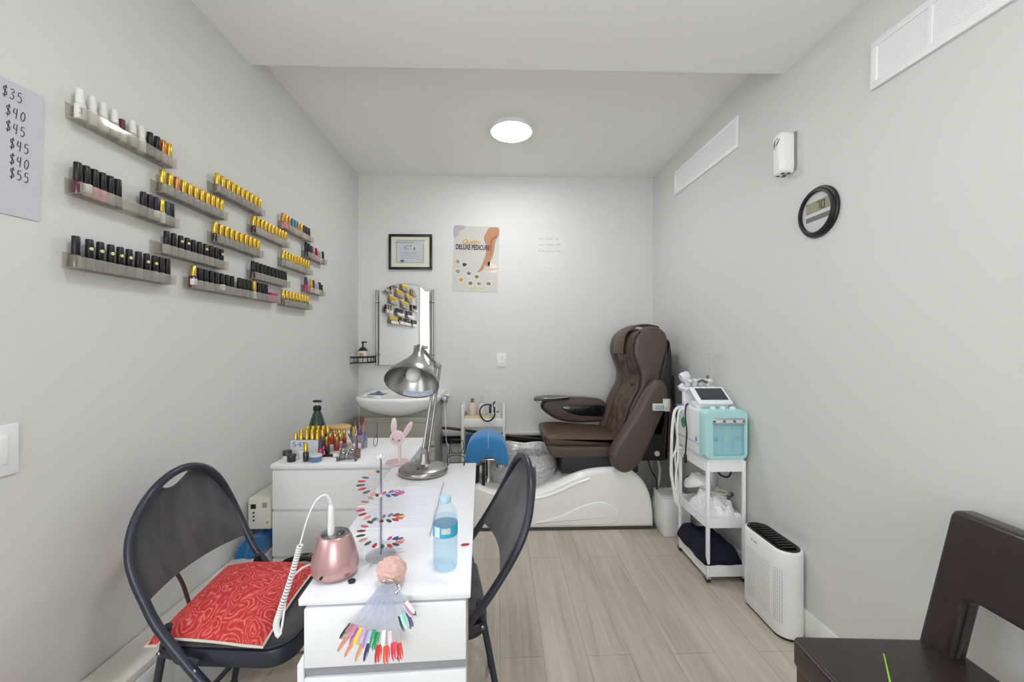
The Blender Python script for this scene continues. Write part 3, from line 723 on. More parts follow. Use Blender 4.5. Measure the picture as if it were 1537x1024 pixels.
m = MB(); m.prism([(-0.1935, 0), (-0.1795, 0), (-0.1795, 0.600), (-0.1935, 0.574)], -0.004, 0.125, bev=0.001); obj('side_fin', m, desk_w, D)
m = MB(); m.box(-0.178, 0.181, 0.97, 0.988, 0.0, TZ - 0.0175, 0.001); obj('end_panel', m, desk_w, D)
m = MB(); m.box(0.1815, 0.1845, 0.02, 0.126, 0.035, TZ - 0.018); obj('edge_band', m, mat('beige edge band', (196, 186, 172), 0.5), D)

def D2W(x, y, z=TZ):
    return (DX + x * math.cos(DR) - y * math.sin(DR), DY + x * math.sin(DR) + y * math.cos(DR), z)

# ------------------------------------------------------------------ things on the desk
# working sheet under a clear plastic cover
m = MB(); m.prism([(-0.452, 1.640), (-0.236, 1.622), (-0.218, 1.275), (-0.446, 1.275)], TZ + 0.0004, TZ + 0.0016, axis='z')
s = thing('printed_sheet', 'white lined sheet lying flat on the desk behind the water bottle', 'paper', (-0.34, 1.45, TZ))
obj('sheet', m, mat('sheet white', (228, 230, 238), 0.5), s, world=True)
m = MB()
for i in range(13):
    y = 1.32 + i * 0.023
    m.box(-0.42, -0.25 - 0.01 * (i % 3), y, y + 0.0018, TZ + 0.0017, TZ + 0.002)
obj('printed_line', m, mat('faint print', (214, 216, 225), 0.6), s, world=True)
m = MB(); m.prism([(-0.2315, 1.668), (-0.2285, 1.668), (-0.2065, 1.215), (-0.2095, 1.215)], TZ + 0.0004, TZ + 0.0075, axis='z')
obj('cover_edge', m, mat('clear edge', (168, 176, 178), 0.2), s, world=True, label='clear plastic edge of the cover')

# water bottle
B = thing('water_bottle', 'clear water bottle with blue label standing on the desk', 'bottle', (-0.140, 1.047, TZ + 0.0005))
prof = [(0.022, 0.0), (0.028, 0.003), (0.0308, 0.010), (0.0308, 0.016)]
for k in range(5):
    z = 0.022 + k * 0.0125
    prof += [(0.0298, z), (0.0312, z + 0.003), (0.0312, z + 0.008), (0.0300, z + 0.0115)]
prof += [(0.0312, 0.089), (0.0312, 0.118), (0.0308, 0.128), (0.0302, 0.136), (0.0270, 0.148), (0.0205, 0.159), (0.0142, 0.1655), (0.0130, 0.168), (0.0130, 0.171), (0.0118, 0.172)]
m = MB(); m.lathe(prof, 40, cap=False)
pet = clear('blue tinted plastic', (240, 247, 251), 0.13, 0.04); obj('bottle', m, pet, B)
m = MB(); m.lathe([(0.021, 0.002)] + [(r - 0.0014, z + 0.0005) for r, z in prof[1:] if 0.002 < z < 0.131] + [(0.028, 0.1315)], 40)
obj('water', m, clear('water', (238, 247, 251), 0.07, 0.02), B)
m = MB(); m.lathe([(0.0316, 0.0885), (0.0316, 0.1165)], 40, cap=False); obj('label', m, mat('blue bottle label', (58, 168, 204), 0.3), B, label='blue wrap label')
m = MB(); a0 = -138
m.prism([(0.0320 * math.cos(rad(a)), 0.0320 * math.sin(rad(a))) for a in range(a0, a0 + 31, 3)] + [(0.0317 * math.cos(rad(a)), 0.0317 * math.sin(rad(a))) for a in range(a0 + 30, a0 - 1, -3)], 0.090, 0.1155, axis='z')
obj('label_panel', m, mat('label white', (206, 228, 236), 0.4), B)
m = MB(); a0 = -100
m.prism([(0.0320 * math.cos(rad(a)), 0.0320 * math.sin(rad(a))) for a in range(a0, a0 + 43, 3)] + [(0.0317 * math.cos(rad(a)), 0.0317 * math.sin(rad(a))) for a in range(a0 + 42, a0 - 1, -3)], 0.099, 0.1135, axis='z')
obj('label_panel', m, mat('label pale pink', (206, 202, 208), 0.4), B)
m = MB(); m.lathe([(0.0142, 0.169), (0.0146, 0.171), (0.0146, 0.182), (0.0135, 0.184), (0.0, 0.1842)], 28); obj('cap', m, mat('pale blue cap', (176, 206, 228), 0.3), B)

# electric nail drill
rose = mat('rose gold shell', (198, 158, 158), 0.28, 0.55)
T = thing('nail_drill', 'rose-gold egg-shaped nail drill with handpiece in its top', 'nail drill', (-0.411, 1.027, TZ + 0.0005))
m = MB(); m.lathe([(0.040, 0), (0.050, 0.004), (0.0555, 0.014), (0.0565, 0.026), (0.0545, 0.044), (0.050, 0.062), (0.0445, 0.080), (0.0395, 0.093), (0.0365, 0.099), (0.034, 0.1005)], 44, sy=0.92); obj('housing', m, rose, T)
m = MB(); m.lathe([(0.0345, 0.1004), (0.0345, 0.1028), (0.031, 0.1042), (0.0, 0.1042)], 36, sy=0.92); obj('top_plate', m, mat('chrome top', (170, 172, 176), 0.15, 1.0), T)
m = MB(); m.cyl((0.0155, -0.005, 0.104), (0.0155, -0.005, 0.108), 0.009); obj('dial', m, mat('dark chrome', (110, 112, 116), 0.2, 1.0), T)
m = MB(); m.lathe([(0.0035, 0.0), (0.0035, 0.004)], 14, M=Matrix.Translation((-0.012, -0.0515, 0.019)) @ Matrix.Rotation(rad(90), 4, 'X')); obj('socket', m, black_plas, T)
m = MB(); m.lathe([(0.0078, 0.100), (0.0085, 0.118), (0.0080, 0.122), (0.0072, 0.140), (0.0070, 0.168), (0.0058, 0.174), (0.004, 0.178)], 22, c=(-0.006, -0.010)); obj('handpiece', m, mat('handpiece white', (226, 226, 228), 0.2), T)
m = MB(); m.tube([(-0.006, -0.010, 0.174), (-0.009, -0.014, 0.193), (-0.018, -0.02, 0.204), (-0.032, -0.03, 0.196), (-0.044, -0.04, 0.170), (-0.053, -0.048, 0.135), (-0.060, -0.055, 0.10)], [0.0046, 0.0038, 0.0026, 0.0020, 0.0019, 0.0019], 10, smooth=6)
obj('cord', m, mat('cord white', (220, 220, 222), 0.35), T)
m = MB(); path = catmull([Vector(p) for p in ((-0.060, -0.055, 0.10), (-0.068, -0.062, 0.06), (-0.080, -0.070, 0.01), (-0.092, -0.080, -0.035), (-0.096, -0.09, -0.062), (-0.088, -0.096, -0.080))], 12)
coil = []
for i, p in enumerate(path):
    for q in range(8):
        t_ = i + q / 8.0
        k = min(i + 1, len(path) - 1); c = p.lerp(path[k], q / 8.0)
        a = t_ * 2 * PI * 0.62
        coil.append(c + Vector((math.cos(a) * 0.0048, math.sin(a) * 0.0048, 0)))
m.tube(coil, 0.0024, 6); m.tube([path[-1], path[-1] + Vector((0.004, 0.0, -0.003))], 0.0065, 10)
obj('coiled_cord', m, mat('cord white', (220, 220, 222), 0.35), T)
m = MB(); m.tube([(-0.088, -0.096, -0.080), (-0.083, -0.092, -0.070), (-0.085, -0.07, -0.02), (-0.086, -0.045, 0.012), (-0.074, -0.018, 0.024), (-0.062, 0.004, 0.022), (-0.050, 0.012, 0.020)], 0.0024, 8, smooth=6); obj('power_lead', m, mat('cord white', (220, 220, 222), 0.35), T)

m = MB(); m.lathe([(0.0085, 0), (0.0088, 0.004), (0.006, 0.006), (0.004, 0.0045), (0.0, 0.0045)], 20); tag(obj('rubber_foot', m, black_plas, loc=(-0.357, 0.991, TZ + 0.0003)), 'small round black rubber disc on the desk front edge', 'rubber foot')
m = MB(); m.ball((0, 0, 0.003), 0.013, 0.0042, 0.0028, 14); tag(obj('loose_nail_tip', m, mat('crimson nail', (168, 34, 60), 0.2), loc=(-0.099, 1.16, TZ), rotz=rad(12)), 'single crimson nail tip lying right of the water bottle', 'nail tip')

# spiral colour display
NAIL = [(70, 76, 80), (226, 160, 140), (74, 86, 104), (176, 48, 44), (44, 74, 66), (178, 42, 58), (60, 60, 66), (220, 128, 118), (226, 170, 160), (48, 82, 168), (82, 62, 96), (206, 74, 132), (196, 66, 128), (108, 138, 196), (150, 120, 156), (140, 84, 130), (154, 60, 100), (44, 40, 48), (168, 148, 124), (132, 112, 96), (226, 200, 190), (186, 50, 118), (170, 34, 52), (226, 120, 150), (86, 74, 62), (112, 40, 52), (56, 58, 62), (176, 30, 66), (190, 92, 84), (220, 174, 60), (164, 82, 82), (120, 72, 92), (84, 96, 120), (170, 30, 96), (96, 190, 190), (60, 40, 70), (200, 96, 110), (120, 40, 48)]
def nailmat(c):
    return mat('nail colour %d %d %d' % c, c, 0.18, coat=0.6)
T = thing('nail_display', 'spiral stand of coloured nail tips on a clear rod', 'nail display', (-0.321, 1.107, TZ + 0.0005))
m = MB(); m.lathe([(0.038, 0), (0.040, 0.002), (0.040, 0.005), (0.036, 0.007), (0, 0.007)], 32); obj('base', m, clear_pl, T)
m = MB(); m.cyl((0, 0, 0.006), (0, 0, 0.262), 0.0022, 10); obj('rod', m, mat('grey rod', (120, 122, 130), 0.2, 0.6), T)
m = MB(); m.lathe([(0.0058, 0.012), (0.0058, 0.20)], 18, cap=False); obj('sleeve', m, clear('clear sleeve', (244, 244, 250), 0.12), T)
m = MB(); rng = random.Random(5)
for i in range(9):
    a = i * 2 * PI / 9; m.ball((0.008 * math.cos(a), 0.008 * math.sin(a), 0.266 + 0.004 * (i % 2)), 0.0058, 0.0058, 0.004, 10)
m.ball((0, 0, 0.272), 0.006, seg=12); obj('rosette', m, mat('pearl rosette', (218, 214, 226), 0.15, 0.3), T, label='pearly flower finial')
tipm = None; stemm = None
n = 50
for i in range(n):
    f = i / (n - 1); a = rad(115) + f * 2 * PI * 2.9; z = 0.214 - f * 0.190
    M = Matrix.Translation((0, 0, z)) @ Matrix.Rotation(a, 4, 'Z')
    st = MB(); st.box(0.005, 0.043, -0.0017, 0.0017, -0.0003, 0.0003, M=M); so = obj('tip_arm', st, clear('clear tip arm', (250, 251, 253), 0.05), T)
    tp = MB(); tp.ball((0.0515, 0, 0), 0.0126, 0.0057, 0.0026, 12, M=M); obj('nail_tip', tp, nailmat(NAIL[i % len(NAIL)]), so)

# ring of swatch sticks hanging over the front edge
P0 = Vector((-0.258, 0.943, TZ + 0.020))
T = thing('swatch_fan', 'fanned ring of nail colour sticks with a pink pompom hanging over the desk front', 'nail swatches', (P0.x, P0.y, TZ))
FANC = [(44, 36, 48), (150, 132, 118), (170, 110, 120), (196, 130, 104), (190, 120, 150), (176, 110, 160), (204, 132, 100), (226, 206, 60), (214, 190, 50), (190, 150, 190), (196, 140, 100), (150, 130, 190), (180, 170, 210), (34, 34, 84), (36, 150, 96), (40, 160, 110), (36, 140, 80), (176, 34, 40), (196, 52, 40), (226, 226, 224), (214, 84, 40), (206, 60, 60), (220, 196, 200), (190, 40, 90), (214, 60, 70), (150, 40, 60), (200, 60, 44), (24, 70, 92), (190, 220, 214), (140, 200, 186), (96, 70, 130), (90, 50, 120), (190, 190, 220), (206, 110, 140), (214, 220, 214), (36, 38, 44)]
n = len(FANC)
rng = random.Random(2)
for i, c in enumerate(FANC):
    f = i / (n - 1)
    a = rad(-43 + 74 * f) if i < 27 else rad(20 + (i - 27) * 3.0)
    if i >= 32: a = rad(36 + (i - 32) * 2.6)
    a += rad(5)
    L = 0.116 + (0.024 if (i in (3, 6, 10, 13, 17, 18, 20, 21, 23, 24, 25, 26)) else 0.0) - (0.022 if i >= 27 else 0) - (0.016 if i >= 32 else 0)
    # stick direction: down and towards the viewer, lapping over the edge
    dr = Vector((math.sin(a), -0.44, -0.86 * math.cos(a)))
    dr.normalize()
    side = dr.cross(Vector((0, -0.86, 0.44))).normalized(); up = side.cross(dr).normalized()
    base = P0 + Vector(((f - 0.5) * 0.030, -0.006, 0.0016 * (i % 5)))
    M = Matrix(((side.x, dr.x, up.x, base.x), (side.y, dr.y, up.y, base.y), (side.z, dr.z, up.z, base.z), (0, 0, 0, 1)))
    st = MB(); st.box(-0.0036, 0.0036, 0, L - 0.016, -0.0004, 0.0004, M=M)
    so = obj('swatch_stick', st, clear('clear stick', (246, 247, 250), 0.10), T, world=True)
    tp = MB(); tp.prism([(-0.0042, -0.017), (0.0042, -0.017), (0.0046, 0.0), (0.0034, 0.010), (0.0, 0.016), (-0.0034, 0.010), (-0.0046, 0.0)], 0.0004, 0.0022, axis='z', bev=0.0006, M=M @ Matrix.Translation((0, L - 0.012, 0)))
    obj('colour_tip', tp, nailmat(c), so, world=True)
m = MB(); m.tube([P0 + Vector((0.014 * math.cos(k * PI / 9), 0.004, 0.010 * math.sin(k * PI / 9) + 0.0)) for k in range(18)], 0.0016, 6, closed=True); obj('ring', m, chrome, T, world=True)
t_ = bmesh.new(); bmesh.ops.create_icosphere(t_, subdivisions=4, radius=1.0)
for v in t_.verts:
    d = v.co.normalized(); w = 1 + 0.10 * math.sin(9 * d.x + 3) * math.sin(8 * d.y + 1) + 0.07 * math.sin(17 * d.z + 5 * d.x) * math.cos(13 * d.y)
    v.co = Vector((P0.x - 0.0005, P0.y + 0.034, TZ + 0.0335)) + Vector((d.x * 0.034 * w, d.y * 0.030 * w, d.z * 0.031 * w))
m = MB(); m._merge(t_); pom_m = mat('pink pompom fluff', (214, 172, 164), 0.9, sheen=0.6); add_bump(pom_m, 160, 0.6, 0.004); obj('pompom', m, pom_m, T, world=True, label='fluffy pale pink pompom')
m = MB()
for k in range(5): m.ball((P0.x + 0.026 + 0.004 * math.sin(k), P0.y - 0.004 - 0.003 * k, TZ + 0.020 - 0.002 * k), 0.0036, seg=8)
obj('chain', m, chrome, T, world=True)

# articulated metal lamp
steel = mat('brushed steel', (160, 158, 156), 0.27, 0.97)
n_ = add_bump(steel, 30, 0.05, 0.0006, (1, 1, 40))
LX, LY = -0.340, 1.815
T = thing('desk_lamp', 'brushed steel articulated desk lamp with round base, bulb showing in the tilted shade', 'lamp', (LX, LY, TZ + 0.0005))
m = MB(); m.lathe([(0.100, 0), (0.107, 0.003), (0.109, 0.012), (0.106, 0.020), (0.098, 0.026), (0.06, 0.034), (0.022, 0.040), (0.018, 0.044), (0.0, 0.044)], 64); obj('base', m, steel, T)
m = MB(); m.cyl((-0.012, -0.06, 0.030), (-0.012, -0.061, 0.0365), 0.0045); obj('switch', m, black_plas, T)
m = MB(); m.lathe([(0.026, 0.040), (0.020, 0.052), (0.016, 0.085), (0.013, 0.090)], 24, c=(0.004, 0)); m.cyl((0.004, -0.020, 0.098), (0.004, 0.020, 0.098), 0.013); m.ball((0.004, 0, 0.098), 0.015); obj('pivot', m, steel, T)
J1 = Vector((0.004, 0, 0.098)); J2 = Vector((0.050, 0.075, 0.47))
m = MB(); m.cyl(J1 + Vector((-0.003, -0.013, 0)), J2 + Vector((-0.003, -0.013, 0)), 0.0062, 12); obj('arm_bar', m, steel, T)
m = MB(); m.cyl(J1 + Vector((0.016, 0.013, -0.01)), J2 + Vector((0.012, 0.013, 0)), 0.0062, 12); obj('arm_bar', m, steel, T)
m = MB(); m.cyl(J2 + Vector((0, -0.022, 0)), J2 + Vector((0, 0.022, 0)), 0.014); obj('elbow', m, steel, T)
ax = Vector((-0.045, -0.65, -0.755)).normalized()
apex = Vector((-0.014, -0.010, 0.552))
m = MB(); m.cyl(J2, apex + Vector((0.004, 0.012, 0.0)), 0.0075, 12); obj('upper_arm', m, steel, T)
# spring between pivot and bar
m = MB(); m.tube([J1 + Vector((0.010, 0.0, 0.004)), J1 + Vector((0.020, 0.012, 0.13))], 0.0045, 8); obj('spring', m, steel, T)
z_ = ax; x_ = z_.cross(Vector((0, 1, 0))).normalized(); y_ = z_.cross(x_)
LM = Matrix(((x_.x, y_.x, z_.x, apex.x), (x_.y, y_.y, z_.y, apex.y), (x_.z, y_.z, z_.z, apex.z), (0, 0, 0, 1)))
m = MB(); m.cyl(apex + Vector((-0.026, 0, 0.002)), apex + Vector((0.020, 0, 0.002)), 0.0085); m.cyl(apex + Vector((0.020, 0, 0.002)), apex + Vector((0.036, 0, 0.002)), 0.006); obj('shade_knob', m, steel, T)
sh = [(0.016, -0.008), (0.020, 0.0), (0.025, 0.035), (0.031, 0.056), (0.044, 0.080), (0.062, 0.106), (0.084, 0.134), (0.102, 0.160), (0.1110, 0.184), (0.1120, 0.189)]
ins = [(r - 0.0018, z) for r, z in reversed(sh[2:])] + [(0.02, 0.05), (0.0, 0.05)]
m = MB(); m.lathe(sh + ins, 64, M=LM, cap=False); obj('shade', m, steel, T, sharp=50)
m = MB(); m.lathe([(0.013, 0.05), (0.014, 0.085), (0.022, 0.105), (0.031, 0.128), (0.0325, 0.145), (0.028, 0.165), (0.016, 0.177), (0.0, 0.180)], 32, M=LM); obj('bulb', m, mat('frosted bulb', (222, 222, 220), 0.35), T, label='white frosted bulb')
m = MB()
# safety sticker on the inside of the lower rim
def rim(a, z):
    k = [q for q in range(len(sh) - 1) if sh[q][1] <= z <= sh[q + 1][1]][-1]
    r = sh[k][0] + (sh[k + 1][0] - sh[k][0]) * (z - sh[k][1]) / (sh[k + 1][1] - sh[k][1]) - 0.0026
    return LM @ Vector((r * math.cos(a), r * math.sin(a), z))
# find the angle of the lowest inside point
low = min((rim(rad(a), 0.18).z, a) for a in range(0, 360, 3))[1]
m.grid(lambda u, v: rim(rad(low - 34 + 76 * u), 0.164 + 0.020 * v), 24, 2); obj('warning_sticker', m, mat('pale sticker', (196, 204, 220), 0.5), T, label='pale printed sticker inside the rim')
m = MB()
for r_ in range(3):
    for k in range(13):
        if rng.random() < 0.2: continue
        a0 = low - 31 + k * 5.4
        m.tube([rim(rad(a0 + q), 0.168 + 0.0055 * r_) + (LM.to_3x3() @ Vector((-math.cos(rad(a0)), -math.sin(rad(a0)), 0))) * 0.0009 for q in (0, 1.8, 3.6)], 0.0007, 4)
obj('sticker_print', m, mat('blue grey print', (120, 134, 166), 0.6), T)

# bunny holder
pinkp = mat('pink plastic', (226, 196, 202), 0.35); pinkl = mat('pale pink plastic', (238, 222, 225), 0.35); pinkd = mat('rose face', (226, 196, 210), 0.35)
T = thing('bunny_stand', 'pink rabbit-shaped stand between desk and chest', 'phone stand', (-0.492, 1.962, TZ + 0.0005))
m = MB(); m.lathe([(0.052, 0), (0.054, 0.003), (0.052, 0.007), (0.0, 0.009)], 32); obj('base', m, pinkp, T)
m = MB(); m.cyl((0.012, 0, 0.006), (0.010, 0, 0.10), 0.0085, 14); obj('post', m, pinkl, T)
BM = Matrix.Translation((0.0, 0.0, 0.118)) @ Matrix.Rotation(rad(-8), 4, 'X') @ Matrix.Rotation(rad(12), 4, 'Y')
m = MB(); m.ball((0, 0, 0), 0.036, 0.009, 0.036, 24, M=BM); m.ball((-0.018, 0, 0.056), 0.0145, 0.006, 0.040, 18, M=BM @ Matrix.Rotation(rad(-12), 4, 'Y')); m.ball((0.024, 0, 0.058), 0.0135, 0.006, 0.042, 18, M=BM @ Matrix.Rotation(rad(16), 4, 'Y')); obj('rabbit_head', m, pinkl, T)
m = MB(); m.ball((0, -0.0075, 0.002), 0.026, 0.0045, 0.025, 20, M=BM); m.ball((-0.018, -0.004, 0.056), 0.0085, 0.004, 0.030, 14, M=BM @ Matrix.Rotation(rad(-12), 4, 'Y')); m.ball((0.024, -0.004, 0.058), 0.008, 0.004, 0.031, 14, M=BM @ Matrix.Rotation(rad(16), 4, 'Y')); obj('rabbit_face', m, pinkd, T)
for sx in (-0.016, 0.014):
    m = MB(); m.ball((sx, -0.0115, -0.008), 0.0045, 0.002, 0.0045, 10, M=BM); obj('eye', m, mat('mauve eye', (150, 112, 140), 0.3), T)

# small black wire easel
T = thing('wire_easel', 'small black wire easel at the far right corner of the desk', 'stand', (-0.206, 1.930, TZ))
m = MB()
for sx in (-0.036, 0.036):
    m.tube([(sx, 0.010, 0.004), (sx, -0.012, 0.0025), (sx * 1.1, -0.024, 0.004), (sx * 1.1, -0.022, 0.036), (sx, 0.012, 0.050)], 0.0020, 7, smooth=4)
    m.tube([(sx, 0.012, 0.050), (sx * 0.75, 0.022, 0.105), (0, 0.024, 0.109)], 0.0020, 7, smooth=4)
    m.tube([(sx * 0.9, 0.018, 0.075), (sx * 0.6, 0.012, 0.052)], 0.0018, 6)
m.tube([(-0.040, -0.022, 0.036), (-0.02, -0.016, 0.046), (0.02, -0.016, 0.046), (0.040, -0.022, 0.036)], 0.0020, 7, smooth=4)
m.tube([(-0.036, 0.010, 0.0045), (0.036, 0.010, 0.0045)], 0.0018, 6); m.tube([(-0.036, 0.012, 0.050), (0.036, 0.012, 0.050)], 0.0020, 6)
obj('wire_frame', m, black_met, T)

# clear dappen dish beside the lamp base
T = thing('glass_dish', 'small clear glass dish with lid tucked behind the lamp base', 'dish', (-0.385, 1.955, TZ + 0.0005))
m = MB(); m.lathe([(0.016, 0), (0.020, 0.003), (0.021, 0.022), (0.018, 0.024), (0.018, 0.006), (0, 0.005)], 20, cap=False); obj('dish', m, clear_pl, T)
m = MB(); m.lathe([(0.020, 0.0245), (0.014, 0.032), (0.004, 0.036), (0.005, 0.044), (0, 0.046)], 16); obj('lid', m, clear_pl, T)

# ================================================================== chest of drawers
CX0, CX1, CY0, CY1 = -1.082, -0.440, 1.948, 2.475
T = thing('chest_of_drawers', 'white chest of drawers behind the desk covered in nail supplies', 'chest of drawers', ((CX0 + CX1) / 2, (CY0 + CY1) / 2, 0))
m = MB(); m.box(CX0, CX1, CY0, CY1, TZ - 0.020, TZ, 0.002); obj('top', m, white_sat, T, world=True)
m = MB(); m.box(CX0 + 0.004, CX1 - 0.004, CY0 + 0.022, CY1, 0.05, TZ - 0.0205, 0.001); obj('carcass', m, white_sat, T, world=True)
for z0, z1 in ((0.508, 0.690), (0.285, 0.496), (0.062, 0.273)):
    m = MB(); m.prism([(CY0 + 0.006, z0), (CY0 + 0.022, z0), (CY0 + 0.022, z1 - 0.012), (CY0 + 0.006, z1)], CX0 + 0.006, CX1 - 0.006, axis='x', bev=0.0015)
    obj('drawer', m, white_sat, T, world=True)
m = MB(); m.box(CX0 + 0.01, CX1 - 0.01, CY0 + 0.04, CY1 - 0.01, 0, 0.05); obj('plinth', m, white_sat, T, world=True)

# ------------------------------------------------------------------ on the chest
def jar(label, x, y, r, h, lid_h, bm_, lm_, cat='jar', r2=None):
    t = thing('cream_jar', label, cat, (x, y, TZ + 0.0004))
    m = MB(); m.lathe([(r * 0.92, 0), (r, 0.003), (r, h - lid_h), (r * 0.9, h - lid_h + 0.001)], 28); obj('jar', m, bm_, t)
    r2 = r2 or r * 1.03
    m = MB(); m.lathe([(r2, h - lid_h + 0.001), (r2, h - 0.003), (r2 * 0.93, h), (0, h)], 28); obj('lid', m, lm_, t)
jar_w = mat('jar white', (222, 222, 222), 0.35); jar_k = mat('charcoal lid', (58, 57, 58), 0.35); jar_b = mat('tub blue', (98, 126, 168), 0.35)
jar('short white jar with charcoal lid at the left end of the chest', -1.047, 2.035, 0.0205, 0.044, 0.024, jar_w, jar_k)
jar('low charcoal jar on the chest, beside the white jar with charcoal lid', -1.008, 1.998, 0.0200, 0.034, 0.010, mat('charcoal jar', (48, 47, 48), 0.35), jar_k)
jar('plain white jar between charcoal jar and gold-capped bottle on the chest', -0.982, 2.042, 0.0175, 0.035, 0.012, jar_w, jar_w)
jar('wide blue tub with pale lid at the chest front', -0.893, 1.998, 0.0285, 0.034, 0.009, jar_b, mat('pale lid', (206, 206, 202), 0.35))
bottle(-0.940, 1.998, TZ + 0.0004, 'gold', 'dark', 'fat', 'gold-capped polish bottle standing alone left of the blue tub on the chest', 'loose polish bottles on the chest')
bottle(-0.897, 2.062, TZ + 0.0004, 'plum', 'magenta', 'fat', 'plum-capped polish bottle just behind the blue tub on the chest', 'loose polish bottles on the chest')

T = thing('display_riser', 'white stepped riser marked 545 holding gold-capped bottles on the chest', 'display stand', (-1.0, 2.2, TZ))
riser = mat('riser white', (206, 214, 224), 0.3)
m = MB(); m.prism([(2.105, TZ + 0.0004), (2.30, TZ + 0.0004), (2.30, TZ + 0.034), (2.215, TZ + 0.034), (2.215, TZ + 0.027), (2.150, TZ + 0.027), (2.150, TZ + 0.021), (2.105, TZ + 0.021)], -1.066, -0.925, axis='x', bev=0.001); obj('steps', m, riser, T, world=True)
m = MB(); m.prism([(-1.064, TZ + 0.001), (-0.927, TZ + 0.001), (-0.927, TZ + 0.078), (-1.064, TZ + 0.078)], 2.099, 2.1045); obj('sign_strip', m, mat('sign white', (214, 220, 228), 0.3), T, world=True)
obj('numerals', text_mesh('545', 0.036, on_back(-1.020, 2.0985, TZ + 0.056), sx=1.4), mat('pale blue numerals', (110, 134, 184), 0.4), T, world=True)
k = 0
for r_, (yy, zz, xs) in enumerate(((2.127, 0.0214, (-1.052, -1.024, -0.995, -0.968, -0.942)), (2.182, 0.0274, (-1.050, -1.022, -0.994, -0.966, -0.940)), (2.245, 0.0344, (-1.046, -1.018, -0.990, -0.962, -0.938)))):
    for j, x in enumerate(xs):
        bottle(x, yy, TZ + zz, 'bright gold' if (j + r_) % 3 == 0 else 'gold', 'clear' if r_ == 0 else 'smoke', 'fat', 'gold-capped bottle, %s from left in the %s row of the 545 riser' % (ORD[j], ('front', 'middle', 'back')[r_]), 'gold-capped bottles on the 545 riser')
T = thing('angled_rack', 'small pale angled rack of red and gold bottles beside the 545 riser', 'display stand', (-0.885, 2.2, TZ))
m = MB(); m.prism([(2.135, TZ + 0.0004), (2.285, TZ + 0.0004), (2.285, TZ + 0.024), (2.215, TZ + 0.024), (2.215, TZ + 0.016), (2.175, TZ + 0.016), (2.175, TZ + 0.010), (2.135, TZ + 0.010)], -0.920, -0.826, axis='x', bev=0.001); obj('steps', m, mat('cream riser', (212, 200, 176), 0.4), T, world=True)
for r_, (yy, zz, xs) in enumerate(((2.155, 0.0104, (-0.906, -0.880, -0.853)), (2.195, 0.0164, (-0.905, -0.878, -0.851)), (2.245, 0.0244, (-0.904, -0.876, -0.849)))):
    for j, x in enumerate(xs):
        bottle(x, yy, TZ + zz, ('gold', 'red', 'copper', 'gold', 'bright gold', 'gold', 'copper', 'gold', 'gold')[r_ * 3 + j], 'red' if (r_ + j) % 2 == 0 else 'clear', 'short', 'polish bottle, %s from left in the %s row of the small angled rack' % (ORD[j], ('front', 'middle', 'back')[r_]), 'bottles on the small angled rack')

T = thing('pump_bottle', 'dark green pump bottle with black head behind the gold caps', 'pump bottle', (-1.046, 2.36, TZ + 0.0004))
m = MB(); m.lathe([(0.046, 0), (0.048, 0.004), (0.048, 0.075), (0.044, 0.105), (0.034, 0.140), (0.024, 0.168), (0.019, 0.180), (0.018, 0.188)], 32); obj('bottle', m, mat('dark green glass', (34, 58, 46), 0.12, coat=0.6), T)
m = MB(); m.lathe([(0.021, 0.186), (0.022, 0.188), (0.021, 0.210), (0.012, 0.215)], 24); obj('collar', m, black_plas, T)
m = MB(); m.lathe([(0.006, 0.214), (0.006, 0.232)], 12); obj('neck', m, mat('neck white', (220, 220, 220), 0.3), T)
m = MB(); m.box(-0.022, 0.024, -0.010, 0.010, 0.232, 0.245, 0.004, 3); obj('pump_head', m, mat('grey-black pump', (52, 52, 52), 0.35), T)

T = thing('lidded_jar', 'round white jar with wooden lid beside the brushes', 'jar', (-0.930, 2.39, TZ + 0.0004))
m = MB(); m.lathe([(0.050, 0), (0.054, 0.004), (0.056, 0.068), (0.053, 0.074)], 36); obj('jar', m, mat('frosted jar', (218, 216, 208), 0.35), T)
m = MB(); m.lathe([(0.060, 0.075), (0.0625, 0.078), (0.0625, 0.088), (0.059, 0.091), (0, 0.092)], 36); wl = mat('wooden lid', (212, 170, 112), 0.45); obj('lid', m, wl, T)

T = thing('brush_cup', 'clear cup crowded with brushes and tubes at the chest right end', 'cup', (-0.768, 2.25, TZ + 0.0004))
m = MB(); m.lathe([(0.036, 0), (0.040, 0.003), (0.043, 0.075), (0.0415, 0.075), (0.0385, 0.005), (0, 0.004)], 28, cap=False); obj('cup', m, clear('cup plastic', (222, 226, 224), 0.25), T)
def stick(name, label, x, y, dx, dy, h, r, col, cat, tip=None, tr=None, th=0.03, group='brushes and tools in the clear cup'):
    t = thing(name, label, cat, (-0.768 + x, 2.25 + y, TZ + 0.006), group=group)
    a = Vector((0, 0, 0.0)); b = Vector((dx, dy, h))
    m = MB(); m.tube([a, b], r, 10); obj('handle', m, mat('stick %s' % (col,), col, 0.35), t)
    if tip:
        d = (b - a).normalized()
        m = MB(); m.tube([b, b + d * th * 0.5, b + d * th], [r * 0.9, tr, tr * 0.8], 12); obj('bristles', m, mat('tip %s' % (tip,), tip, 0.8), t)
    return t
stick('makeup_brush', 'tall fluffy brown brush, tallest in the cup', 0.003, 0.0, 0.004, 0.008, 0.115, 0.0045, (150, 104, 84), 'brush', (104, 72, 62), 0.013, 0.05)
stick('makeup_brush', 'copper-handled brush leaning right in the cup', 0.010, -0.010, 0.020, -0.005, 0.112, 0.0036, (196, 140, 118), 'brush', (148, 108, 96), 0.008, 0.035)
stick('makeup_brush', 'pale-handled brush leaning left in the cup', -0.006, -0.012, -0.010, -0.006, 0.118, 0.0036, (214, 190, 180), 'brush', (120, 90, 78), 0.007, 0.03)
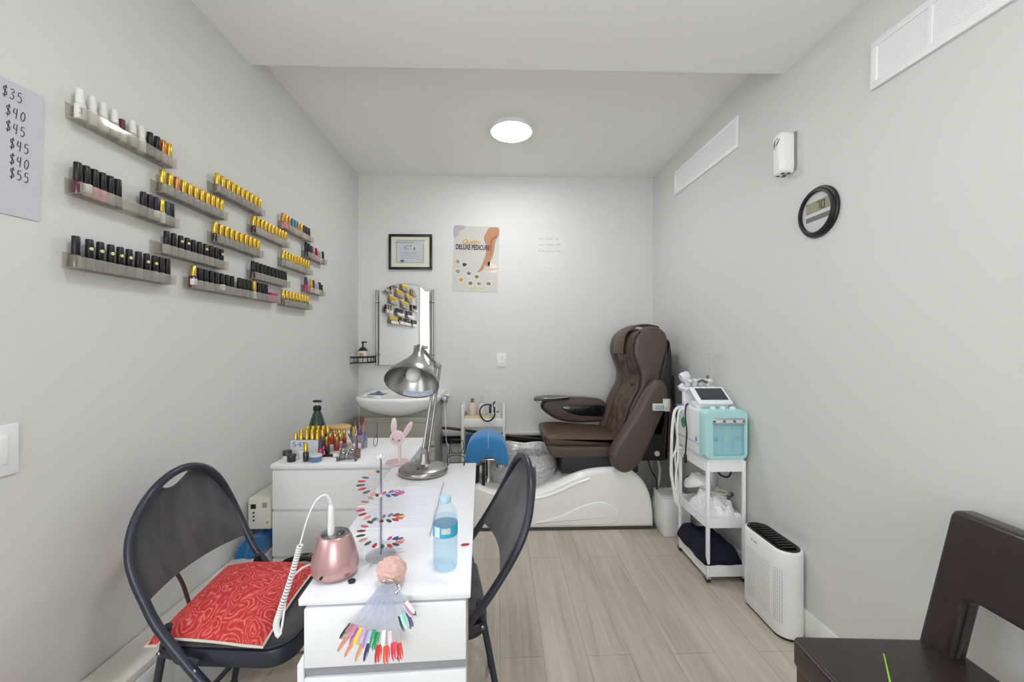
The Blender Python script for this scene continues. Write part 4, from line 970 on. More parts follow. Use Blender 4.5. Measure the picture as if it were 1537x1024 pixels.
stick('marker_pen', 'yellow pen on the left side of the cup', -0.016, -0.014, -0.010, -0.008, 0.112, 0.0058, (214, 178, 56), 'pen')
stick('marker_pen', 'dark stylus leaning far left out of the cup', -0.018, -0.018, -0.034, -0.012, 0.078, 0.0025, (70, 66, 66), 'pen')
stick('cosmetic_tube', 'purple tube in the middle of the cup', 0.004, -0.020, 0.004, -0.008, 0.098, 0.0085, (112, 76, 160), 'tube')
stick('cosmetic_tube', 'lilac tube on the left of the cup', -0.016, -0.004, -0.018, -0.004, 0.084, 0.0080, (186, 160, 192), 'tube')
stick('cosmetic_tube', 'violet tube at the right rim of the cup', 0.020, -0.012, 0.020, -0.010, 0.072, 0.0080, (124, 92, 178), 'tube')
stick('cosmetic_tube', 'slim white tube at the front of the cup', -0.004, -0.026, -0.004, -0.010, 0.076, 0.0062, (220, 214, 220), 'tube')
T = thing('wood_block', 'small brown wooden block with slim maroon bottle right of the glass jars', 'block', (-0.709, 2.045, TZ))
m = MB(); m.box(-0.722, -0.697, 2.035, 2.058, TZ + 0.0004, TZ + 0.046, 0.002); obj('block', m, mat('brown wood', (122, 92, 78), 0.5), T, world=True)
m = MB(); m.lathe([(0.0065, 0.046), (0.0065, 0.080), (0.004, 0.084), (0.003, 0.110)], 12, M=Matrix.Translation((-0.713, 2.046, TZ))); obj('maroon_bottle', m, mat('maroon slim', (120, 62, 84), 0.3), T, world=True)
# glass jars with chrome lids
GL = clear('jar glass', (206, 208, 210), 0.3)
first = None
for i, (x, y, where) in enumerate(((-0.771, 2.018, 'front left of the cluster'), (-0.737, 2.028, 'front middle of the cluster'), (-0.752, 2.082, 'behind, near the brush cup'), (-0.792, 2.072, 'back left of the cluster'))):
    lab = 'tiny glass jar with chrome lid, %s on the chest' % where
    if first is None:
        first = thing('glass_jar', lab, 'jar', (x, y, TZ + 0.0004), group='tiny glass jars on the chest')
        m = MB(); m.lathe([(0.013, 0), (0.0155, 0.002), (0.0155, 0.020), (0.011, 0.024)], 20); obj('jar', m, GL, first)
        m = MB(); m.lathe([(0.0125, 0.024), (0.013, 0.025), (0.012, 0.034), (0.006, 0.038), (0.0045, 0.042), (0, 0.044)], 20); obj('lid', m, mat('chrome lid', (170, 170, 172), 0.2, 1.0), first)
    else:
        dup(first, (x, y, TZ + 0.0004), None, lab)
T = thing('metal_tray', 'dark metal tray edge in front of the tiny glass jars', 'tray', (-0.745, 2.0, TZ))
m = MB()
for x in (-0.786, -0.7):
    m.box(x - 0.006, x + 0.006, 1.990, 2.004, TZ + 0.0004, TZ + 0.020, 0.002)
m.box(-0.786, -0.70, 1.994, 2.001, TZ + 0.010, TZ + 0.014, 0.001); obj('rail', m, mat('dark chrome', (110, 112, 116), 0.2, 1.0), T, world=True)
T = thing('squeeze_bottle', 'maroon-topped small clear bottle behind the tiny glass jars', 'bottle', (-0.806, 2.13, TZ + 0.0004))
m = MB(); m.lathe([(0.014, 0), (0.016, 0.002), (0.016, 0.03), (0.01, 0.034)], 18); obj('bottle', m, GL, T)
m = MB(); m.lathe([(0.0115, 0.034), (0.0115, 0.052), (0.009, 0.054)], 16); obj('cap', m, mat('mauve cap', (112, 84, 88), 0.4), T)
T = thing('gel_pot', 'frosted pale green pot below the purple tube', 'pot', (-0.752, 2.158, TZ + 0.0004))
m = MB(); m.lathe([(0.019, 0), (0.021, 0.002), (0.021, 0.028), (0.02, 0.03)], 22); obj('pot', m, mat('pale green', (184, 196, 194), 0.3), T)
m = MB(); m.lathe([(0.022, 0.0302), (0.022, 0.042), (0.02, 0.044), (0, 0.044)], 22); obj('lid', m, mat('pale grey lid', (206, 206, 212), 0.3), T)
T = thing('hair_clip', 'black plastic clip lying right of the blue tub', 'clip', (-0.862, 2.085, TZ))
m = MB(); m.box(-0.888, -0.828, 2.070, 2.084, TZ + 0.0004, TZ + 0.012, 0.003); obj('jaw', m, black_plas, T, world=True)
m = MB(); m.box(-0.888, -0.868, 2.088, 2.104, TZ + 0.0004, TZ + 0.040, 0.004); obj('lever', m, black_plas, T, world=True)
m = MB(); m.ball((-0.826, 2.062, TZ + 0.0115), 0.012, 0.011, 0.011, 14); m.ball((-0.812, 2.06, TZ + 0.009), 0.009, 0.009, 0.0085, 12); tag(obj('pearl_trinket', m, mat('pearl', (218, 214, 206), 0.2)), 'small pearly white trinket beside the black clip', 'trinket')
T = thing('eyeglasses', 'thin wire-rimmed glasses lying right of the brush cup', 'glasses', (-0.69, 2.27, TZ))
m = MB(); m.tube([Vector((-0.688 + 0.003 * math.cos(a), 2.27 + 0.026 * math.cos(a), TZ + 0.030 + 0.028 * math.sin(a))) for a in [k * 2 * PI / 20 for k in range(20)]], 0.0016, 6, closed=True); obj('rim', m, black_met, T, world=True)
m = MB(); m.tube([(-0.686, 2.29, TZ + 0.045), (-0.69, 2.31, TZ + 0.09), (-0.70, 2.34, TZ + 0.115)], 0.0016, 6, smooth=4); obj('temple', m, black_met, T, world=True)

# ================================================================== beside the chest, along the left wall
T = thing('low_ledge', 'long low white boxed ledge running along the foot of the left wall', 'ledge', (-1.155, 1.4, 0))
m = MB(); m.box(XL + 0.004, -1.090, 0.30, 2.40, 0.0, 0.285, 0.006, 3); obj('casing', m, white_plas, T, world=True)
m = MB(); m.box(XL + 0.003, -1.088, 0.295, 2.405, 0.2855, 0.314, 0.005, 3); obj('ledge_top', m, mat('warm white top', (220, 217, 210), 0.45), T, world=True)
m = MB()
def towel_fn(cx, cy, z0, hx, hy, h, seed, fold=5, rough=0.0):
    r = random.Random(seed); ph = [r.random() * 6 for _ in range(6)]
    def fn(u, v):
        x = (u - 0.5) * 2; y = (v - 0.5) * 2
        e = max(0.0, 1 - max(abs(x), abs(y)) ** 6)
        b = 0.10 * math.sin(fold * x + ph[0] + 1.5 * y) + 0.08 * math.sin(fold * 1.7 * y + ph[1] + x) + 0.05 * math.sin(11 * x + 9 * y + ph[2])
        if rough: b += rough * (0.55 * noise.noise(Vector((x * 2.2 + seed, y * 2.6, 0.3))) + 0.30 * abs(noise.noise(Vector((x * 5 + seed, y * 5, 1.7)))) - 0.12)
        return (cx + x * hx * (1 + 0.03 * math.sin(7 * y + ph[3])), cy + y * hy * (1 + 0.03 * math.sin(6 * x + ph[4])), z0 + h * (0.0 + e * (0.88 + b)))
    return fn
def cloth(name, fn, nu, nv, zb, mt, label, cat, **k):
    m = MB(); m.grid(fn, nu, nv)
    o = obj(name, m, mt); tag(o, label, cat, **k)
    md = o.modifiers.new('thick', 'SOLIDIFY'); md.thickness = 0.003; md.offset = 1
    return o
blue_t = mat('blue terry', (22, 98, 158), 0.85, sheen=0.4); add_bump(blue_t, 60, 0.6, 0.006)
cloth('folded_towel', towel_fn(-1.150, 2.02, 0.3085, 0.056, 0.14, 0.080, 4, 5, 0.4), 22, 36, 0, blue_t, 'crumpled blue towel under the white machine by the left wall', 'towel')
T = thing('vapour_machine', 'white upright machine with black socket between wall and chest', 'appliance', (-1.148, 2.1, 0.40))
mach_w = mat('machine cream', (222, 220, 212), 0.4)
m = MB(); m.box(-1.203, -1.094, 1.975, 2.27, 0.402, 0.552, 0.008, 3); obj('housing', m, mach_w, T, world=True)
m = MB(); m.box(-1.188, -1.164, 1.972, 1.978, 0.502, 0.524, 0.002); obj('power_socket', m, black_plas, T, world=True)
m = MB()
for z in (0.484, 0.466, 0.447): m.cyl((-1.174, 1.971, z), (-1.174, 1.978, z), 0.004, 10)
obj('port', m, black_plas, T, world=True)
m = MB()
for k in range(5): m.box(-1.135, -1.112, 1.9738, 1.977, 0.508 + k * 0.005, 0.5105 + k * 0.005)
obj('printed_label', m, mat('grey label', (130, 128, 126), 0.6), T, world=True)
m = MB(); m.prism([(-1.118, 0.432), (-1.104, 0.432), (-1.111, 0.446)], 1.9738, 1.977); obj('warning_mark', m, mat('amber mark', (196, 150, 104), 0.6), T, world=True)
# camouflage bag in front of the chest
T = thing('camouflage_bag', 'brown, black and cream camouflage bag on the floor in front of the chest', 'bag', (-0.86, 1.80, 0))
camo = mat('camouflage cloth', (112, 90, 60), 0.8)
v = coords(camo, (1, 1, 1)); n_ = nd(camo, 'ShaderNodeTexNoise'); n_.inputs['Scale'].default_value = 7; n_.inputs['Detail'].default_value = 1; lk(camo, v, n_.inputs['Vector'])
r_ = nd(camo, 'ShaderNodeValToRGB'); r_.color_ramp.interpolation = 'CONSTANT'
for i, (p, c) in enumerate(((0.0, (28, 26, 24)), (0.36, (128, 100, 64)), (0.50, (104, 98, 62)), (0.58, (214, 206, 190)))):
    e = r_.color_ramp.elements[i] if i < 2 else r_.color_ramp.elements.new(p)
    e.position = p; e.color = lin(c)
lk(camo, n_.outputs['Fac'], r_.inputs['Fac']); lk(camo, r_.outputs['Color'], bsdf(camo).inputs['Base Color'])
m = MB(); m.lathe([(0.09, 0.001), (0.115, 0.02), (0.125, 0.12), (0.118, 0.24), (0.095, 0.31), (0.06, 0.343), (0.0, 0.35)], 36, M=Matrix.Translation((-0.86, 1.812, 0)), sx=1.25, sy=0.95); obj('bag_body', m, camo, T, world=True)
m = MB(); m.tube([(-0.96, 1.80, 0.29), (-0.92, 1.78, 0.355), (-0.80, 1.78, 0.357), (-0.76, 1.80, 0.29)], 0.009, 8, smooth=5); obj('handle', m, mat('black webbing', (30, 29, 28), 0.7), T, world=True)
# wires
m = MB(); m.tube([(-1.213, 1.45, 0.585), (-1.165, 1.43, 0.565), (-1.10, 1.42, 0.506), (-1.068, 1.42, 0.43), (-1.050, 1.43, 0.30), (-1.052, 1.44, 0.05), (-1.058, 1.46, 0.006)], 0.006, 8, smooth=6); tag(obj('brown_cable', m, mat('brown cable', (70, 48, 42), 0.5)), 'brown cable arching up behind the left folding chair', 'cable')
m = MB(); m.tube([(-0.56, 1.05, 0.006), (-0.66, 1.10, 0.10), (-0.61, 1.10, 0.25), (-0.54, 1.10, 0.36), (-0.485, 1.10, 0.42), (-0.46, 1.115, 0.5), (-0.445, 1.115, 0.62), (-0.44, 1.12, 0.702)], 0.0045, 8, smooth=6); tag(obj('black_cable', m, black_plas), 'thin black cable curving under the desk beside the left chair', 'cable')
# orange vase at the lower left corner
T = thing('orange_vase', 'small orange rounded vase on the white ledge at the lower left corner', 'vase', (-1.143, 1.0, 0.3048))
m = MB(); m.lathe([(0.032, 0.0), (0.040, 0.006), (0.045, 0.06), (0.040, 0.11), (0.030, 0.140), (0.0265, 0.150), (0.024, 0.160), (0.014, 0.168), (0, 0.170)], 32); obj('body', m, mat('orange glaze', (222, 140, 36), 0.3), T)
# ================================================================== folding chairs (local: faces +x, seat centre at origin)
frame_m = mat('gunmetal tube', (58, 61, 72), 0.32, 0.35)
fabric = mat('charcoal upholstery', (66, 65, 69), 0.9, sheen=0.25); add_mottle(fabric, (54, 53, 57), (78, 77, 81), 14, (1, 1, 0.25)); add_bump(fabric, 300, 0.25, 0.001)
def folding_chair(loc, rz, label, recline=0.0):
    T = thing('folding_chair', label, 'chair', loc, rz)
    HW = 0.205
    side = [(-0.272, 0.79), (-0.262, 0.73), (-0.243, 0.665), (-0.205, 0.585), (-0.165, 0.512), (-0.088, 0.42), (0.0, 0.325), (0.15, 0.16), (0.295, 0.012)]
    side = [(x - max(0.0, z - 0.50) * recline, z) for x, z in side]
    def bx(z):   # backrest tube x at height z
        for (x0, z0), (x1, z1) in zip(side, side[1:]):
            if z <= z0 and z >= z1: return x0 + (x1 - x0) * (z0 - z) / (z0 - z1)
        return side[0][0] - (z - 0.79) * (0.03 + recline)
    # one continuous front-leg and arched back tube
    pts = [Vector((x, HW, z)) for x, z in reversed(side) if z < 0.6]
    for k in range(0, 17):
        a = PI * k / 16
        zz = 0.635 + 0.250 * math.sin(a)
        pts.append(Vector((bx(zz), HW * math.cos(a), zz)))
    pts += [Vector((x, -HW, z)) for x, z in side if z < 0.6]
    m = MB(); m.tube(pts, 0.0125, 12, smooth=4); obj('back_and_front_leg_tube', m, frame_m, T)
    for s in (1, -1):
        m = MB(); m.tube([(-0.150, s * 0.188, 0.506), (-0.165, s * 0.188, 0.44), (-0.245, s * 0.188, 0.012)], 0.0105, 10); obj('rear_leg', m, frame_m, T)
        m = MB(); m.cyl((0.295, s * HW, 0.0), (0.290, s * HW, 0.03), 0.0155); obj('rubber_foot', m, black_plas, T)
        m = MB(); m.cyl((-0.247, s * 0.188, 0.0), (-0.242, s * 0.188, 0.03), 0.0135); obj('rubber_foot', m, black_plas, T)
        m = MB(); m.box(-0.165, -0.050, s * 0.202 - 0.003, s * 0.202 + 0.003, -0.011, 0.011, 0.0025, M=Matrix.Translation((0, 0, 0.425)) @ Matrix.Translation((-0.10, 0, 0)) @ Matrix.Rotation(rad(14), 4, 'Y') @ Matrix.Translation((0.10, 0, 0))); obj('link_bar', m, frame_m, T)
        m = MB()
        for x, z in ((-0.158, 0.442), (-0.056, 0.398), (-0.03, 0.355)): m.ball((x, s * (HW + 0.006), z), 0.007, 0.004, 0.007, 10)
        obj('rivet', m, mat('rivet steel', (150, 152, 158), 0.25, 1.0), T)
    m = MB(); m.cyl((0.2, -HW, 0.108), (0.2, HW, 0.108), 0.009, 10); obj('front_stretcher', m, frame_m, T)
    m = MB(); m.cyl((-0.225, -0.188, 0.12), (-0.225, 0.188, 0.12), 0.009, 10); obj('rear_stretcher', m, frame_m, T)
    # seat pan and pad
    out = rrect(-0.185, 0.185, -0.183, 0.183, 0.07, 6)
    ins = rrect(-0.182, 0.182, -0.180, 0.180, 0.068, 6)
    m = MB(); m.prism(out, 0.386, 0.436, axis='z', bev=0.006); obj('seat_pan', m, frame_m, T)
    m = MB(); m.prism(ins, 0.434, 0.456, axis='z', bev=0.014, seg=4); obj('seat', m, fabric, T)
    # padded back with a hand hole at the top and an arched lower edge
    def panel(y, w):
        pass
    N = 24
    def ztop(y):
        q = abs(y) / HW
        return 0.635 + 0.246 * max(0.0, 1 - q ** 2) ** 0.5
    def zbot(y):
        q = abs(y) / HW
        return 0.588 - 0.012 * q ** 2.2
    def dip(y):   # scallop of the hand hole
        q = abs(y + 0.012) / 0.076
        return 0.0 if q >= 1 else 0.050 * (0.5 + 0.5 * math.cos(PI * q)) ** 0.55
    t = bmesh.new(); ys = [-(HW - 0.006) + 2 * (HW - 0.006) * i / 40 for i in range(41)]
    front = []; back = []
    NV = 8
    for y in ys:
        zt = ztop(y) - dip(y); zb = zbot(y); cf = []; cb = []
        for j in range(NV + 1):
            z = zb + (zt - zb) * j / NV
            edge = 1 - max(0, (abs(y) / HW)) ** 8
            bow = -0.022 * (1 - (y / HW) ** 2)
            th = 0.011 * (0.45 + 0.55 * min(1, 4 * min(j, NV - j) / NV)) * (0.4 + 0.6 * edge)
            cf.append(t.verts.new((bx(z) + bow + th, y, z))); cb.append(t.verts.new((bx(z) + bow - th, y, z)))
        front.append(cf); back.append(cb)
    for i in range(40):
        for j in range(NV):
            t.faces.new((front[i][j], front[i + 1][j], front[i + 1][j + 1], front[i][j + 1]))
            t.faces.new((back[i][j], back[i][j + 1], back[i + 1][j + 1], back[i + 1][j]))
        t.faces.new((front[i][NV], front[i + 1][NV], back[i + 1][NV], back[i][NV])); t.faces.new((front[i][0], back[i][0], back[i + 1][0], front[i + 1][0]))
    for i, r in ((0, 1), (40, 0)):
        for j in range(NV):
            t.faces.new((front[i][j], front[i][j + 1], back[i][j + 1], back[i][j]))
    bmesh.ops.recalc_face_normals(t, faces=t.faces[:])
    m = MB(); m._merge(t); obj('backrest', m, fabric, T)
    return T
folding_chair((-0.765, 1.343, 0), rad(-4), 'charcoal folding chair with a red paisley cushion, left of the desk')
folding_chair((-0.245, 1.402, 0), rad(190), 'charcoal folding chair without cushion, tucked under the right side of the desk', 0.17)

# red cushion
red = mat('red paisley cloth', (206, 62, 62), 0.75)
v = coords(red, (1, 1, 1))
nz = nd(red, 'ShaderNodeTexNoise'); nz.inputs['Scale'].default_value = 9; nz.inputs['Detail'].default_value = 2; lk(red, v, nz.inputs['Vector'])
mixv = nd(red, 'ShaderNodeMixRGB', blend_type='MIX'); mixv.inputs['Fac'].default_value = 0.13; lk(red, v, mixv.inputs['Color1']); lk(red, nz.outputs['Color'], mixv.inputs['Color2'])
vo = nd(red, 'ShaderNodeTexVoronoi', feature='F1'); vo.inputs['Scale'].default_value = 17; lk(red, mixv.outputs['Color'], vo.inputs['Vector'])
sn = nd(red, 'ShaderNodeMath', operation='SINE'); ml = nd(red, 'ShaderNodeMath', operation='MULTIPLY'); ml.inputs[1].default_value = 42.0
lk(red, vo.outputs['Distance'], ml.inputs[0]); lk(red, ml.outputs[0], sn.inputs[0])
vo2 = nd(red, 'ShaderNodeTexVoronoi', feature='DISTANCE_TO_EDGE'); vo2.inputs['Scale'].default_value = 60; lk(red, mixv.outputs['Color'], vo2.inputs['Vector'])
ad = nd(red, 'ShaderNodeMath', operation='MULTIPLY_ADD'); lk(red, vo2.outputs['Distance'], ad.inputs[0]); ad.inputs[1].default_value = -2.2; lk(red, sn.outputs[0], ad.inputs[2])
rr = nd(red, 'ShaderNodeValToRGB')
rr.color_ramp.elements[0].position = 0.05; rr.color_ramp.elements[0].color = lin((190, 50, 52))
rr.color_ramp.elements[1].position = 0.97; rr.color_ramp.elements[1].color = lin((228, 120, 114))
e = rr.color_ramp.elements.new(0.62); e.color = lin((210, 66, 66))
mr = nd(red, 'ShaderNodeMapRange'); mr.inputs['From Min'].default_value = -1.3; mr.inputs['From Max'].default_value = 1.0
lk(red, ad.outputs[0], mr.inputs['Value']); lk(red, mr.outputs[0], rr.inputs['Fac']); lk(red, rr.outputs['Color'], bsdf(red).inputs['Base Color'])
T = thing('seat_cushion', 'red paisley cushion with white piping draped over the left folding chair seat', 'cushion', (-0.82, 1.34, 0.457))
A, B_, C_, D_ = Vector((-1.005, 1.182, 0.436)), Vector((-0.648, 1.130, 0.464)), Vector((-0.668, 1.520, 0.476)), Vector((-1.0, 1.525, 0.478))
def cush(u, v, s):
    p = A.lerp(B_, u).lerp(D_.lerp(C_, u), v)
    x = 2 * u - 1; y = 2 * v - 1
    e = max(0.0, (1 - abs(x) ** 2.4) * (1 - abs(y) ** 2.4))
    pin = 1 - 0.045 * ((1 - x * x) + (1 - y * y)) * 0.5
    c = (A + B_ + C_ + D_) / 4
    q = c + (p - c) * 1.0
    q.x = c.x + (p.x - c.x) * (1 - 0.05 * (1 - y * y)); q.y = c.y + (p.y - c.y) * (1 - 0.05 * (1 - x * x))
    lift = 0.066 * e ** 0.6 + 0.003 * math.sin(9 * x + 5 * y) * e
    if s < 0: q.z = max(p.z - 0.001, 0.4585 if abs(x) < 0.8 else p.z - 0.001); q.z = p.z - 0.0 if e < 0.02 else max(p.z - 0.004 * e, 0.4572)
    else: q.z = p.z + lift + (0.0 if e > 0.02 else 0.0005)
    if q.x > -0.962: q.z = max(q.z, 0.4595 if s > 0 else 0.4580)
    return q
m = MB(); m.grid(lambda u, v: cush(u, v, 1), 36, 36); m.grid(lambda u, v: cush(u, v, -1), 36, 36)
bmesh.ops.remove_doubles(m.bm, verts=m.bm.verts[:], dist=0.0008)
obj('cover', m, red, T, world=True, sharp=80)
m = MB(); ring = [cush(i / 20, 0, 1) for i in range(20)] + [cush(1, i / 20, 1) for i in range(20)] + [cush(1 - i / 20, 1, 1) for i in range(20)] + [cush(0, 1 - i / 20, 1) for i in range(20)]
m.tube(ring, 0.0034, 8, closed=True); obj('piping', m, mat('cream piping', (226, 214, 206), 0.7), T, world=True, label='cream piped edge')

# ================================================================== pedicure spa chair
S = thing('pedicure_chair', 'brown leather pedicure massage chair on a glossy white spa base', 'spa chair', (0.45, 3.08, 0))
gloss = mat('white gelcoat', (244, 243, 240), 0.16, coat=0.4)
BY0, BY1 = 2.795, 3.265
prof = [(-0.20, 0.005), (1.075, 0.005)] + [(v.x, v.z) for v in catmull([Vector((a, 0, b)) for a, b in ((1.072, 0.10), (1.055, 0.21), (1.015, 0.31), (0.93, 0.395), (0.85, 0.418), (0.72, 0.418), (0.58, 0.398), (0.44, 0.345), (0.32, 0.292), (0.213, 0.265), (0.08, 0.262), (-0.06, 0.285), (-0.15, 0.318))], 4)] + [(-0.19, 0.30), (-0.205, 0.15)]
m = MB(); m.prism(prof, BY0, BY1, bev=0.035, seg=5); obj('spa_base', m, gloss, S, world=True, sharp=50)
m = MB(); m.prism([(-0.195, 0.0), (1.085, 0.0), (1.085, 0.012), (-0.195, 0.012)], BY0 - 0.006, BY1, bev=0.002); obj('base_trim', m, mat('dark base trim', (70, 68, 66), 0.4), S, world=True)
# moulded swoosh on the flank
sw = smooth2([(0.23, 0.050), (0.40, 0.095), (0.56, 0.165), (0.68, 0.192), (0.77, 0.170), (0.83, 0.105), (0.80, 0.045), (0.70, 0.036), (0.55, 0.032), (0.38, 0.034)], 4)
m = MB(); m.prism(sw, BY0 - 0.010, BY0 + 0.02, bev=0.009, seg=4); obj('flank_moulding', m, gloss, S, world=True, sharp=60)
m = MB(); m.tube([(v.x, BY0 - 0.001, v.z) for v in catmull([Vector(p) for p in ((0.17, 0, 0.222), (0.28, 0, 0.226), (0.40, 0, 0.262), (0.52, 0, 0.315), (0.62, 0, 0.350))], 6)], 0.010, 10, rz=0.010); obj('flank_ridge', m, gloss, S, world=True)
# tub with its draped iridescent liner
lin_m = mat('iridescent liner', (190, 192, 194), 0.28, 0.35)
v = coords(lin_m, (1, 1, 1)); vo = nd(lin_m, 'ShaderNodeTexVoronoi', feature='F1'); vo.inputs['Scale'].default_value = 90; lk(lin_m, v, vo.inputs['Vector'])
hs = nd(lin_m, 'ShaderNodeHueSaturation'); hs.inputs['Saturation'].default_value = 0.30; hs.inputs['Value'].default_value = 1.0; lk(lin_m, vo.outputs['Color'], hs.inputs['Color'])
mx = nd(lin_m, 'ShaderNodeMixRGB'); mx.inputs['Fac'].default_value = 0.55; mx.inputs['Color2'].default_value = lin((196, 197, 197)); lk(lin_m, hs.outputs['Color'], mx.inputs['Color1']); lk(lin_m, mx.outputs['Color'], bsdf(lin_m).inputs['Base Color'])
bp = nd(lin_m, 'ShaderNodeBump'); bp.inputs['Strength'].default_value = 0.5; bp.inputs['Distance'].default_value = 0.004; lk(lin_m, vo.outputs['Color'], bp.inputs['Height']); lk(lin_m, bp.outputs['Normal'], bsdf(lin_m).inputs['Normal'])
m = MB(); rings = []
for a, b, z, wob in ((0.20, 0.15, 0.225, 0.0), (0.235, 0.20, 0.27, 0.004), (0.262, 0.235, 0.335, 0.006), (0.275, 0.250, 0.375, 0.006), (0.285, 0.262, 0.385, 0.004), (0.278, 0.256, 0.395, 0.006), (0.268, 0.250, 0.44, 0.008), (0.258, 0.244, 0.478, 0.01), (0.262, 0.250, 0.500, 0.012), (0.252, 0.240, 0.497, 0.012), (0.245, 0.23, 0.44, 0.006), (0.235, 0.22, 0.36, 0.004), (0.20, 0.17, 0.28, 0.0)):
    rings.append([(0.155 + (a + wob * math.sin(9 * t_)) * math.cos(t_), 3.045 + (b * 0.86 + wob * math.sin(7 * t_ + 1)) * math.sin(t_), z + wob * 0.7 * math.sin(5 * t_ + z * 20)) for t_ in [k * 2 * PI / 60 for k in range(60)]])
m.loft(rings); obj('tub_liner', m, lin_m, S, world=True, label='crinkled iridescent tub liner', sharp=70)
# foot rest pad on a chrome post
F_ = Matrix.Translation((-0.092, 2.93, 0))
arch = [(0.152 * math.cos(rad(a)) * (1.0), 0.468 + 0.185 * math.sin(rad(a)) ** 0.58 - 0.035 * (abs(math.cos(rad(a))) ** 6)) for a in range(0, 181, 12)]
arch_in = [(0.062 * math.cos(rad(a)) + 0.01, 0.448 + 0.045 * math.sin(rad(a)) ** 0.8 - 0.004 * (abs(math.cos(rad(a))) ** 6)) for a in range(180, -1, -12)]
blue_p = mat('blue vinyl towel', (46, 128, 190), 0.55, sheen=0.3); add_bump(blue_p, 50, 0.3, 0.004)
m = MB(); m.prism(arch + arch_in, -0.125, 0.10, bev=0.022, seg=5, M=F_); obj('foot_rest', m, blue_p, S, world=True, label='blue arched foot rest pad', sharp=60)
m = MB(); m.tube([F_ @ Vector((0.012, y, z)) for y, z in ((0.09, 0.652), (0.0, 0.6545), (-0.10, 0.652), (-0.124, 0.636), (-0.127, 0.565))], 0.0035, 8, smooth=4); obj('foot_rest_seam', m, mat('pale blue seam', (126, 178, 216), 0.6), S, world=True, label='pale blue centre seam')
m = MB(); m.cyl((-0.085, 2.93, 0.27), (-0.085, 2.93, 0.46), 0.022, 16); m.box(-0.16, -0.01, 2.88, 2.98, 0.458, 0.470, 0.004); obj('foot_rest_post', m, chrome, S, world=True)
m = MB(); m.box(-0.175, -0.145, 2.84, 2.90, 0.30, 0.50, 0.006); m.box(-0.125, -0.105, 2.82, 2.87, 0.29, 0.45, 0.005); obj('foot_rest_bracket', m, black_plas, S, world=True)
m = MB(); m.cyl((0.005, 2.825, 0.43), (0.005, 2.825, 0.452), 0.028, 20); m.tube([(0.005, 2.825, 0.44), (0.005, 2.87, 0.43), (0.005, 2.90, 0.34)], 0.012, 10); obj('tub_tap', m, chrome, S, world=True)
# seat block and cushion
m = MB(); m.box(0.430, 0.98, 2.845, 3.33, 0.37, 0.492, 0.012, 3); obj('seat_block', m, mat('black seat block', (38, 38, 42), 0.5), S, world=True)
m = MB(); m.prism(smooth2([(0.335, 0.545), (0.37, 0.492), (0.46, 0.482), (0.70, 0.486), (0.97, 0.50), (0.97, 0.56), (0.70, 0.566), (0.40, 0.570), (0.345, 0.575)], 4), 2.835, 3.335, bev=0.016, seg=4); obj('seat_base_cushion', m, brown_lea, S, world=True, sharp=60)
m = MB(); m.prism(smooth2([(0.315, 0.60), (0.325, 0.572), (0.40, 0.560), (0.70, 0.560), (0.95, 0.575), (0.96, 0.60), (0.85, 0.618), (0.66, 0.632), (0.46, 0.646), (0.35, 0.645), (0.318, 0.632)], 4), 2.842, 3.325, bev=0.028, seg=5); obj('seat_cushion', m, brown_quilt, S, world=True, sharp=60)
m = MB(); m.tube([(0.325, 2.85, 0.572), (0.324, 3.06, 0.572), (0.33, 3.32, 0.572)], 0.004, 8); m.tube([(0.34, 2.842, 0.568), (0.60, 2.838, 0.564), (0.94, 2.842, 0.576)], 0.004, 8); obj('seat_piping', m, mat('dark piping', (44, 35, 32), 0.5), S, world=True)
# backrest: side wings, core, quilted pad
FR = [(0.80, 0.60), (0.845, 0.72), (0.872, 0.82), (0.905, 0.90), (0.945, 0.97), (0.955, 1.06), (0.928, 1.14), (0.906, 1.20), (0.903, 1.27), (0.925, 1.34), (0.975, 1.392), (1.03, 1.412)]
RE = [(1.12, 1.405), (1.175, 1.36), (1.188, 1.28), (1.165, 1.18), (1.135, 1.05), (1.11, 0.90), (1.07, 0.72), (1.03, 0.60)]
wing = [(v.x, v.z) for v in catmull([Vector((a, 0, b)) for a, b in FR], 3)] + [(v.x, v.z) for v in catmull([Vector((a, 0, b)) for a, b in RE], 3)]
wing_n = [(v.x, v.z) for v in catmull([Vector((a + 0.038, 0, b)) for a, b in FR], 3)] + [(v.x, v.z) for v in catmull([Vector((a, 0, b)) for a, b in RE], 3)]
m = MB(); m.prism(wing_n, 2.835, 2.930, bev=0.030, seg=5); obj('side_wing', m, brown_lea, S, world=True, sharp=60)
m = MB(); m.prism(wing, 3.225, 3.335, bev=0.030, seg=5); obj('side_wing', m, brown_lea, S, world=True, sharp=60)
def fx(z):
    for (x0, z0), (x1, z1) in zip(FR, FR[1:]):
        if z0 <= z <= z1: return x0 + (x1 - x0) * (z - z0) / (z1 - z0)
    return FR[0][0] if z < FR[0][1] else FR[-1][0]
m = MB(); m.prism([(fx(z) + 0.06, z) for z in [0.60 + 0.04 * k for k in range(20)]] + [(1.10, 1.38), (1.165, 1.30), (1.14, 1.1), (1.09, 0.9), (1.02, 0.60)], 2.93, 3.24, bev=0.01); obj('back_core', m, brown_lea, S, world=True, sharp=60)
